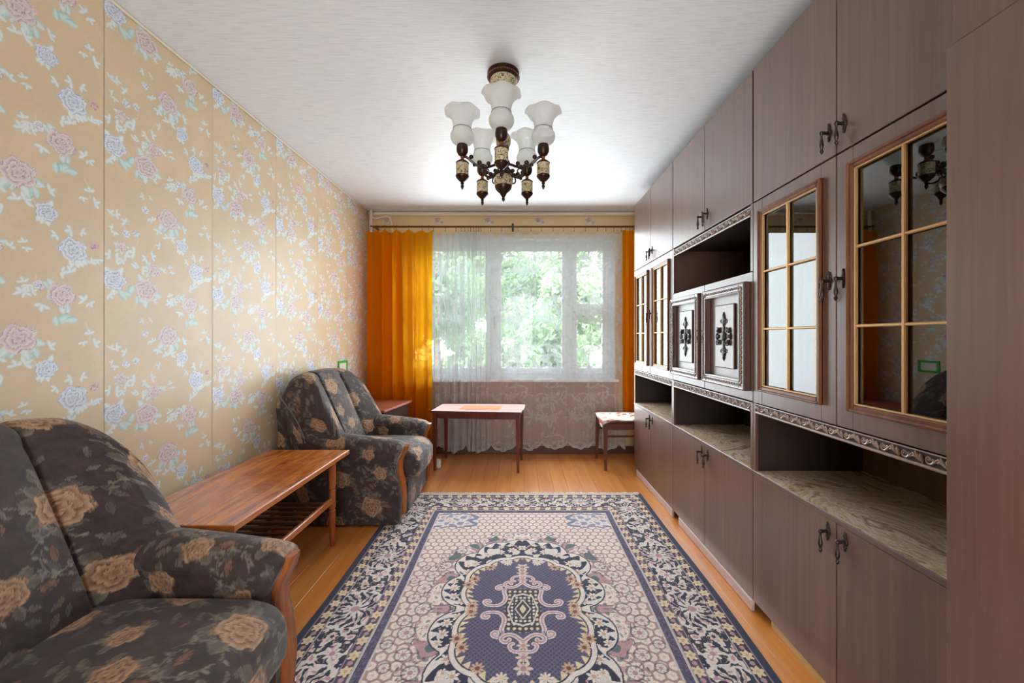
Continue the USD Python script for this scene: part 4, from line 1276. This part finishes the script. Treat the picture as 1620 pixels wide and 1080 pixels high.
prof = smoothpath([(.018, 0, 2.116), (.040, 0, 2.124), (.055, 0, 2.146), (.054, 0, 2.168), (.0435, 0, 2.188), (.0425, 0, 2.196), (.0445, 0, 2.212), (.050, 0, 2.236), (.062, 0, 2.258), (.080, 0, 2.276), (.0865, 0, 2.279)], 46)
for q in range(5):
    a = -math.pi / 2 + q * 2 * math.pi / 5
    c, s = math.cos(a), math.sin(a)

    def out(r, z, t=0.0):
        return (CX + c * r - s * t, CY + s * r + c * t, z)
    ax = out(R, 0)[:2] + (0,)
    arm = [tube([out(r, z) for r, z in smoothpath([(.020, 0, 2.052), (.055, 0, 2.038), (.095, 0, 2.024), (.135, 0, 2.030), (.165, 0, 2.050), (.185, 0, 2.062), (.203, 0, 2.056)], 26)[:, [0, 2]]], .0062, 8)]
    arm.append(tube([out(r, z) for r, z in smoothpath([(.025, 0, 2.022), (.05, 0, 1.986), (.085, 0, 1.985), (.100, 0, 2.005), (.085, 0, 2.020), (.072, 0, 2.010), (.078, 0, 2.002)], 30)[:, [0, 2]]], np.linspace(.0055, .003, 30), 7))
    for r, z, k in ((.075, 2.046, .011), (.120, 2.044, .012), (.160, 2.066, .011), (.09, 2.03, .009), (.145, 2.03, .009)):
        arm.append(ell(out(r, z), (k, k * .8, k), 1))
    A = obj('arm', cat(arm), CBRN, la, 40)
    obj('lamp_cup', lathe([(.008, 2.060), (.012, 2.064), (.020, 2.070), (.027, 2.084), (.028, 2.100), (.025, 2.116), (.020, 2.120)], 24, ax), CBRN, A, 40)
    obj('stem', lathe([(.0085, 2.030), (.0085, 2.062)], 12, ax), COPPER, A, 40)
    obj('ceramic_sleeve', lathe([(.027, 1.968), (.030, 1.970), (.0305, 1.998), (.030, 2.026), (.027, 2.028)], 28, ax), CERA, A, 40)
    obj('sleeve_cap', cat([lathe([(.031, 2.026), (.032, 2.030), (.024, 2.038), (.012, 2.044), (.009, 2.046)], 24, ax), lathe([(.009, 1.940), (.014, 1.944), (.020, 1.950), (.030, 1.961), (.032, 1.968), (.031, 1.971)], 24, ax)]), CBRN, A, 40, kind='stuff')
    obj('finial', lathe([(.0012, 1.904), (.0055, 1.911), (.008, 1.920), (.0055, 1.928), (.009, 1.934), (.006, 1.940), (.010, 1.945)], 14, ax), DARKL, A, 40)
    t = np.linspace(0, 1, len(prof))
    ruff = np.clip((t - .62) / .38, 0, 1) ** 1.6
    rr = prof[:, 0][:, None] * (1 + .034 * ruff[:, None] * np.sin(6 * th_ + q)[None])
    zz = prof[:, 2][:, None] - .0055 * ruff[:, None] * (1 + np.sin(6 * th_ + q + .4)[None])
    def shell(dr):
        return np.stack([ax[0] + (rr - dr) * np.cos(th_), ax[1] + (rr - dr) * np.sin(th_), zz], -1).reshape(-1, 3)
    n = len(prof)
    f = gridfaces(n, nth, True)
    j = np.arange(nth)
    rim = np.stack([(n - 1) * nth + j, (n - 1) * nth + (j + 1) % nth, n * nth + (n - 1) * nth + (j + 1) % nth, n * nth + (n - 1) * nth + j], 1)
    rim = np.vstack([rim[:, [0, 1, 2]], rim[:, [0, 2, 3]]])
    G = obj('glass_shade', (np.vstack([shell(0), shell(.0028)]), np.vstack([f[:, ::-1], f + n * nth, rim])), SHADE, la, True)
    obj('shade_ring', tube([(ax[0] + .0440 * math.cos(b), ax[1] + .0440 * math.sin(b), 2.191) for b in np.linspace(0, 2 * math.pi, 41)], .0017, 6, False), mat(f'shade_ring_{q}', S(150, 154, 148), .3), G, True)
# ------------------------------------------------------------ curtain rail, orange curtains, lace
YR, ZR = 3.985, 2.312
rl = thing('curtain_rail', 'dark bronze double curtain rail across the window wall with small clips', 'curtain rail', (-.15, YR, ZR))
obj('rod', tube([(-1.500, YR - .035, ZR + .004), (1.35, YR - .035, ZR + .004)], .0055, 10), DARKM, rl, True)
obj('rod', tube([(-1.500, YR + .025, ZR + .010), (1.35, YR + .025, ZR + .012)], .0050, 10), DARKM, rl, True)
obj('bracket', cat([box(-.086, -.064, YR - .045, YB, ZR - .010, ZR + .018, .002), box(-.084, -.066, YR - .050, YR - .042, ZR - .055, ZR + .03, .002)]), mat('bracket_black', S(34, 26, 22), .4), rl)
obj('bracket', box(-1.48, -1.46, YR - .03, YB, ZR - .006, ZR + .012, .002), DARKM, rl)
obj('bracket', box(1.22, 1.24, YR - .03, YB, ZR - .006, ZR + .012, .002), DARKM, rl)
HO = [-1.50, -1.44, -1.36, -1.24, -1.12, -.985, -.915]
HL = [-.885, -.765, -.655, -.60, -.565, -.53, -.505, -.475, -.45, -.425, -.40, -.30, -.19, -.02, .11, .215, .335, .44, .55, .665, .79, .875, .955, 1.03]
HR = [1.06, 1.10, 1.14, 1.18, 1.22]


def clip(x, y):
    t = np.linspace(0, 2 * math.pi, 13)
    return cat([tube(np.stack([np.full(13, x), y + .011 * np.cos(t), ZR + .006 + .011 * np.sin(t)], 1), .0018, 5, False), tube([(x, y, ZR - .005), (x, y, ZR - .022)], .0016, 5), ell((x, y, ZR - .027), (.0042, .004, .0065), 1)])


CLIPM = mat('clip_brass', S(120, 84, 48), .35, metallic=.6)
for x in HO + HR:
    obj('curtain_clip', clip(x, YR - .035), CLIPM, rl, True)
for x in HL:
    obj('curtain_clip', clip(x, YR + .025), CLIPM, rl, True)


def cloth_closure(name, col, transl, alpha=None, tf=.5, sheer=0.0):
    n = {'d': ('diffuse_bsdf', {'color': col}), 't': ('translucent_bsdf', {'color': transl}), 'm': ('mix_closure', {'fac': tf})}
    l = [('d.BSDF', 'm.closure1'), ('t.BSDF', 'm.closure2')]
    if alpha:
        n |= {'c': ('attribute', {'attribute': 'Cd'}), 'x': ('transparent_bsdf', {'color': (1, 1, 1)}), 'm2': ('mix_closure', {})}
        l += [('c.fac', 'm2.fac'), ('x.BSDF', 'm2.closure1'), ('m.closure', 'm2.closure2')]
    elif sheer:
        n |= {'x': ('transparent_bsdf', {'color': (1, .62, .12)}), 'm2': ('mix_closure', {'fac': 1 - sheer})}
        l += [('x.BSDF', 'm2.closure1'), ('m.closure', 'm2.closure2')]
    return usdkit.material(stage, '/World/Looks/' + name, n, l, surface='m2.closure' if (alpha or sheer) else 'm.closure')


ORANGE = cloth_closure('orange_curtain_cloth', S(232, 136, 26), S(255, 182, 24), tf=.80, sheer=.10)
LACE = cloth_closure('white_lace', S(240, 235, 228), S(184, 192, 205), alpha=True)


def sag(x, hooks, depth):
    h = np.array(hooks)
    i = np.clip(np.searchsorted(h, x), 1, len(h) - 1)
    a, b = h[i - 1], h[i]
    t = np.clip((x - a) / (b - a), 0, 1)
    return depth * np.minimum(1, (b - a) / .10) * 4 * t * (1 - t)


def curtain(name, x0, x1, y, hooks, amp, freq, zb, label, seed, dep):
    nx, nz = 150, 70
    X, T = np.meshgrid(np.linspace(x0, x1, nx), np.linspace(0, 1, nz), indexing='ij')
    s = sag(X.ravel(), hooks, dep).reshape(X.shape)
    zt = ZR - .030 - s
    Z = zt + (zb - zt) * T
    ph = freq * (X - x0) * 2 * math.pi + 1.2 * noise(np.stack([X * 5, T * 0, T * 0 + seed], -1), seed) * 3 + .35 * np.sin(T * 2.2 + X * 3)
    Yc = y + amp * (.45 + .55 * np.minimum(1, T * 5)) * (np.sin(ph) + .35 * np.sin(2.3 * ph + 1)) + .010 * (noise(np.stack([X * 8, T * 3, X * 0 + seed], -1), 4) - .5)
    V = np.stack([X + amp * .5 * np.cos(ph) * (.3 + .7 * T), Yc, Z], -1).reshape(-1, 3)
    o = obj(name, (V, gridfaces(nx, nz)), ORANGE, None, True)
    mark(o, label, 'curtain')


curtain('orange_curtain', -1.535, -.878, YR - .035, [-1.54] + HO[1:-1] + [-.88], .034, 8.0, .09, 'wide orange curtain hanging at the left of the window', 3, .030)
curtain('orange_curtain', 1.035, 1.25, YR - .015, HR, .014, 16, .30, 'narrow orange curtain bunched at the right of the window by the wall unit', 6, .012)


def lace_density(u, z):
    d = np.full(len(u), .24)
    d += .10 * (np.sin(u * 700) * np.sin(z * 700))
    m = np.zeros((len(u), 3))
    rs = np.random.RandomState(14)
    W, H = .46, .50
    uu, zz = u % W, z % H
    one, half = (1, 1, 1), (.62, .62, .62)
    k2 = np.zeros((len(u), 3))
    for du in (0, W, -W):
        for dz in (0, H, -H):
            r2 = np.random.RandomState(14)
            for q in range(5):
                x, y, r = r2.uniform(0, W) + du, r2.uniform(0, H) + dz, r2.uniform(.045, .06)
                daisy_l(k2, uu, zz, x, y, r)
                for j in range(6):
                    a = r2.uniform(0, 6.3)
                    leaf(k2, uu, zz, x + 1.5 * r * math.cos(a), y + 1.5 * r * math.sin(a), r * .55, a, one, half, .45)
            for q in range(7):
                x, y, a = r2.uniform(0, W) + du, r2.uniform(0, H) + dz, r2.uniform(0, 6.3)
                t = np.linspace(0, 1, 10)
                stroke(k2, uu, zz, np.stack([x + .14 * t * np.cos(a + 2 * t), y + .14 * t * np.sin(a + 2 * t)], 1), .0045, one)
                for j in range(5):
                    leaf(k2, uu, zz, x + .14 * j / 5 * math.cos(a + 2 * j / 5) + .012 * (-1) ** j, y + .14 * j / 5 * math.sin(a + 2 * j / 5), .016, a + j, one, half, .5)
    return d + k2[:, 0] * .64


def daisy_l(col, u, v, cx, cy, r):
    near = np.nonzero((np.abs(u - cx) < r * 1.1) & (np.abs(v - cy) < r * 1.1))[0]
    if len(near):
        x, y = u[near] - cx, v[near] - cy
        d, th = np.hypot(x, y) / r, np.arctan2(y, x)
        e = .82 + .18 * np.cos(7 * th)
        col[near[d < e]] = .35
        col[near[(d < e) & (d > e - .22)]] = 1.0
        col[near[(d < .38) & (d > .18)]] = 1.0


nx, nz = 520, 470
xs, ts = np.linspace(-1.22, 1.075, nx), np.linspace(0, 1, nz)
X, T = np.meshgrid(xs, ts, indexing='ij')
s = sag(X.ravel(), [-1.3] + HL, .028).reshape(X.shape)
zt = ZR - .036 - s
per = .262
sc_ = np.abs(np.sin((X + .30) / per * math.pi)) ** .8
zb = .050 + .016 * np.sin(X * 3) + .062 * (1 - sc_) - .012 * np.abs(np.sin((X + .30) / per * math.pi * 3))
Z = zt + (zb - zt) * T
left = np.clip((-.28 - X) / .25, 0, 1)
ampx = .007 + .021 * left
ph = X * 2 * math.pi * (6.2 + 6.3 * left) + 1.5 * noise(np.stack([X * 4, T * .8, X * 0], -1), 3)
Yl = YR + .028 + ampx * (np.sin(ph) + .3 * np.sin(2.1 * ph)) * (.5 + .5 * np.minimum(1, T * 4)) + .012 * (noise(np.stack([X * 5, T * 3, X * 0], -1), 8) - .5)
for px0, wd, am in ((-.86, .014, .026), (-.79, .012, .022), (-.665, .018, .036), (-.612, .010, .020), (-.50, .017, .034), (-.40, .011, .018), (-.33, .013, .024), (-.19, .012, .015), (-.05, .012, .010), (.13, .013, .011), (.30, .012, .009), (.47, .014, .011), (.70, .012, .010), (.86, .014, .012), (.99, .013, .016)):
    wander = .010 * np.sin(T * 3 + px0 * 9)
    Yl = Yl - am * (.55 + .45 * T) * np.exp(-((X - px0 - wander) / wd) ** 2)
slope = np.gradient(Yl, xs, axis=0)
uacc = np.cumsum(np.sqrt(1 + slope ** 2), 0) * (xs[1] - xs[0])
dens = lace_density(uacc.ravel() * 1.06, Z.ravel()).reshape(X.shape)
# scalloped, denser head panel and hem
val = 1.985 + .030 * np.abs(np.sin(X / .165 * math.pi)) - .02 * np.sin(X * 4)
head = np.clip((Z - val) / .012, 0, 1)
dens = np.where(Z > val, dens + .26, dens)
dens = np.where((Z > val) & (Z < val + .022), .88, dens)
dens = np.where((Z > val - .05) & (Z < val) & (np.abs(np.sin(X / .0412 * math.pi)) < .30), .80, dens)
hem = (Z - zb) < .028
dens = np.where(hem, .85, dens)
low = np.clip((.72 - Z) / .5, 0, 1)
dens = dens + .08 * low
# a cloth seen edge-on covers more: thread thickness
dens = 1 - (1 - np.clip(dens, .02, .93)) ** (1 + 1.5 * np.minimum(np.abs(slope), 2.2))
V = np.stack([X + .35 * ampx * np.cos(ph) * T, Yl, Z], -1).reshape(-1, 3)
lace = obj('lace_curtain', (V, gridfaces(nx, nz)), LACE, None, True, np.repeat(np.clip(dens, 0, .95).reshape(-1, 1), 3, 1))
mark(lace, 'white flowered lace curtain with a scalloped hem across the whole window', 'lace curtain')
# ------------------------------------------------------------ outside: lawn and trees
LEAFA = cloth_closure('leaf_pale', S(160, 176, 152), S(166, 186, 142))
LEAFB = cloth_closure('leaf_mid', S(130, 150, 126), S(142, 164, 120))
BARK = mat('bark', S(110, 96, 82), .9)
gr = obj('ground', box(-60, 60, 4.8, 90, -4.4, -4.0), mat('lawn', S(120, 150, 84), .95, nodes={'g': ('geometry', {}), 'n': ('noise_texture', {'scale': 1.5, 'detail': 5.0}), 'r': ('rgb_ramp', {'ramp': [(.3, S(130, 160, 110)), (.7, S(176, 190, 150))]})}, links=[('g.position', 'n.vector'), ('n.fac', 'r.fac'), ('r.color', 'p.base_color')]))
mark(gr, 'green lawn outside below the window', 'lawn', kind='structure')


def tree(x, y, h, rad, nl, lm, label, seed):
    r = np.random.RandomState(seed)
    kind = 'bush' if 'bush' in label else 'tree'
    t = thing(kind, label, kind, (x, y, -4.0))
    zc = -4.0 + h - rad
    obj('trunk', tube(smoothpath([(x, y, -4.0), (x + .12, y, -2.5), (x - .05, y + .1, zc), (x, y, zc + rad * .7)], 14), np.linspace(.20, .04, 14), 9), BARK, t, True)
    cen = r.normal(0, 1, (26, 3)); cen /= np.linalg.norm(cen, axis=1, keepdims=True)
    cen = cen * r.uniform(.25, .85, (26, 1)) * np.array([rad, rad, rad * 1.15])
    w = r.randint(0, 26, nl)
    d = r.normal(0, 1, (nl, 3)); d /= np.linalg.norm(d, axis=1, keepdims=True)
    P = cen[w] + d * (r.uniform(.2, 1, (nl, 1)) ** .5) * rad * .38 + np.array([x, y, zc])
    nrm = r.normal(0, 1, (nl, 3)) + [0, 0, .7]; nrm /= np.linalg.norm(nrm, axis=1, keepdims=True)
    a = np.cross(nrm, r.normal(0, 1, (nl, 3))); a /= np.linalg.norm(a, axis=1, keepdims=True)
    b = np.cross(nrm, a)
    L = r.uniform(.07, .13, (nl, 1))
    V = np.stack([P - a * L, P + b * L * .5 + nrm * L * .12, P + a * L, P - b * L * .5 + nrm * L * .12], 1).reshape(-1, 3)
    k = np.arange(nl)[:, None] * 4
    F = np.vstack([k + [0, 1, 2], k + [0, 2, 3]])
    obj('crown', (V, F), lm, t, False, kind='stuff')


for q, (x, y, h, rad, n, lm, label) in enumerate([
        (-6.2, 11.2, 7.9, 1.5, 13000, LEAFA, 'green tree outside, nearest row, far left'),
        (-2.35, 11.0, 8.0, 1.5, 13000, LEAFB, 'green tree outside, nearest row, seen behind the left curtain and lace'),
        (1.5, 11.4, 7.5, 1.5, 13000, LEAFA, 'green tree outside, nearest row, seen through the middle pane'),
        (5.35, 11.0, 7.9, 1.5, 13000, LEAFB, 'green tree outside, nearest row, seen past the right edge of the window'),
        (-10.4, 16, 8.4, 2.0, 13000, LEAFA, 'green tree outside, second row, far left'),
        (-5.2, 16.2, 9.4, 2.0, 13000, LEAFB, 'green tree outside, second row, left of the middle'),
        (0, 16, 9.3, 2.0, 13000, LEAFB, 'green tree outside, second row, between the two middle trees of the nearest row'),
        (5.2, 16.4, 9.5, 2.0, 13000, LEAFA, 'green tree outside, second row, right of the middle'),
        (10.4, 16, 8.6, 2.0, 13000, LEAFB, 'green tree outside, second row, far right'),
        (-9.2, 23, 9.6, 2.5, 13000, LEAFA, 'green tree outside, back row, far left'),
        (-3.0, 23, 11.0, 2.5, 13000, LEAFA, 'green tree outside, back row, left of the middle'),
        (3.3, 23, 10.6, 2.5, 13000, LEAFB, 'green tree outside, back row, right of the middle'),
        (9.6, 23, 9.6, 2.5, 13000, LEAFB, 'green tree outside, back row, far right')]):
    tree(x, y, h, rad, n, lm, label, 40 + q)

for x, side in ((-3.85, 'left of the window'), (0.0, 'behind the middle of the lace'), (3.85, 'right of the window')):
    tree(x, 7.3, 5.8, 1.45, 9000, LEAFB, 'tall leafy bush close outside, ' + side, 90 + int(x * 10))
tree(-1.9, 14.3, 5.4, 1.15, 8000, LEAFA, 'lower pale bush farther out, seen through the lace beside the orange curtain', 120)
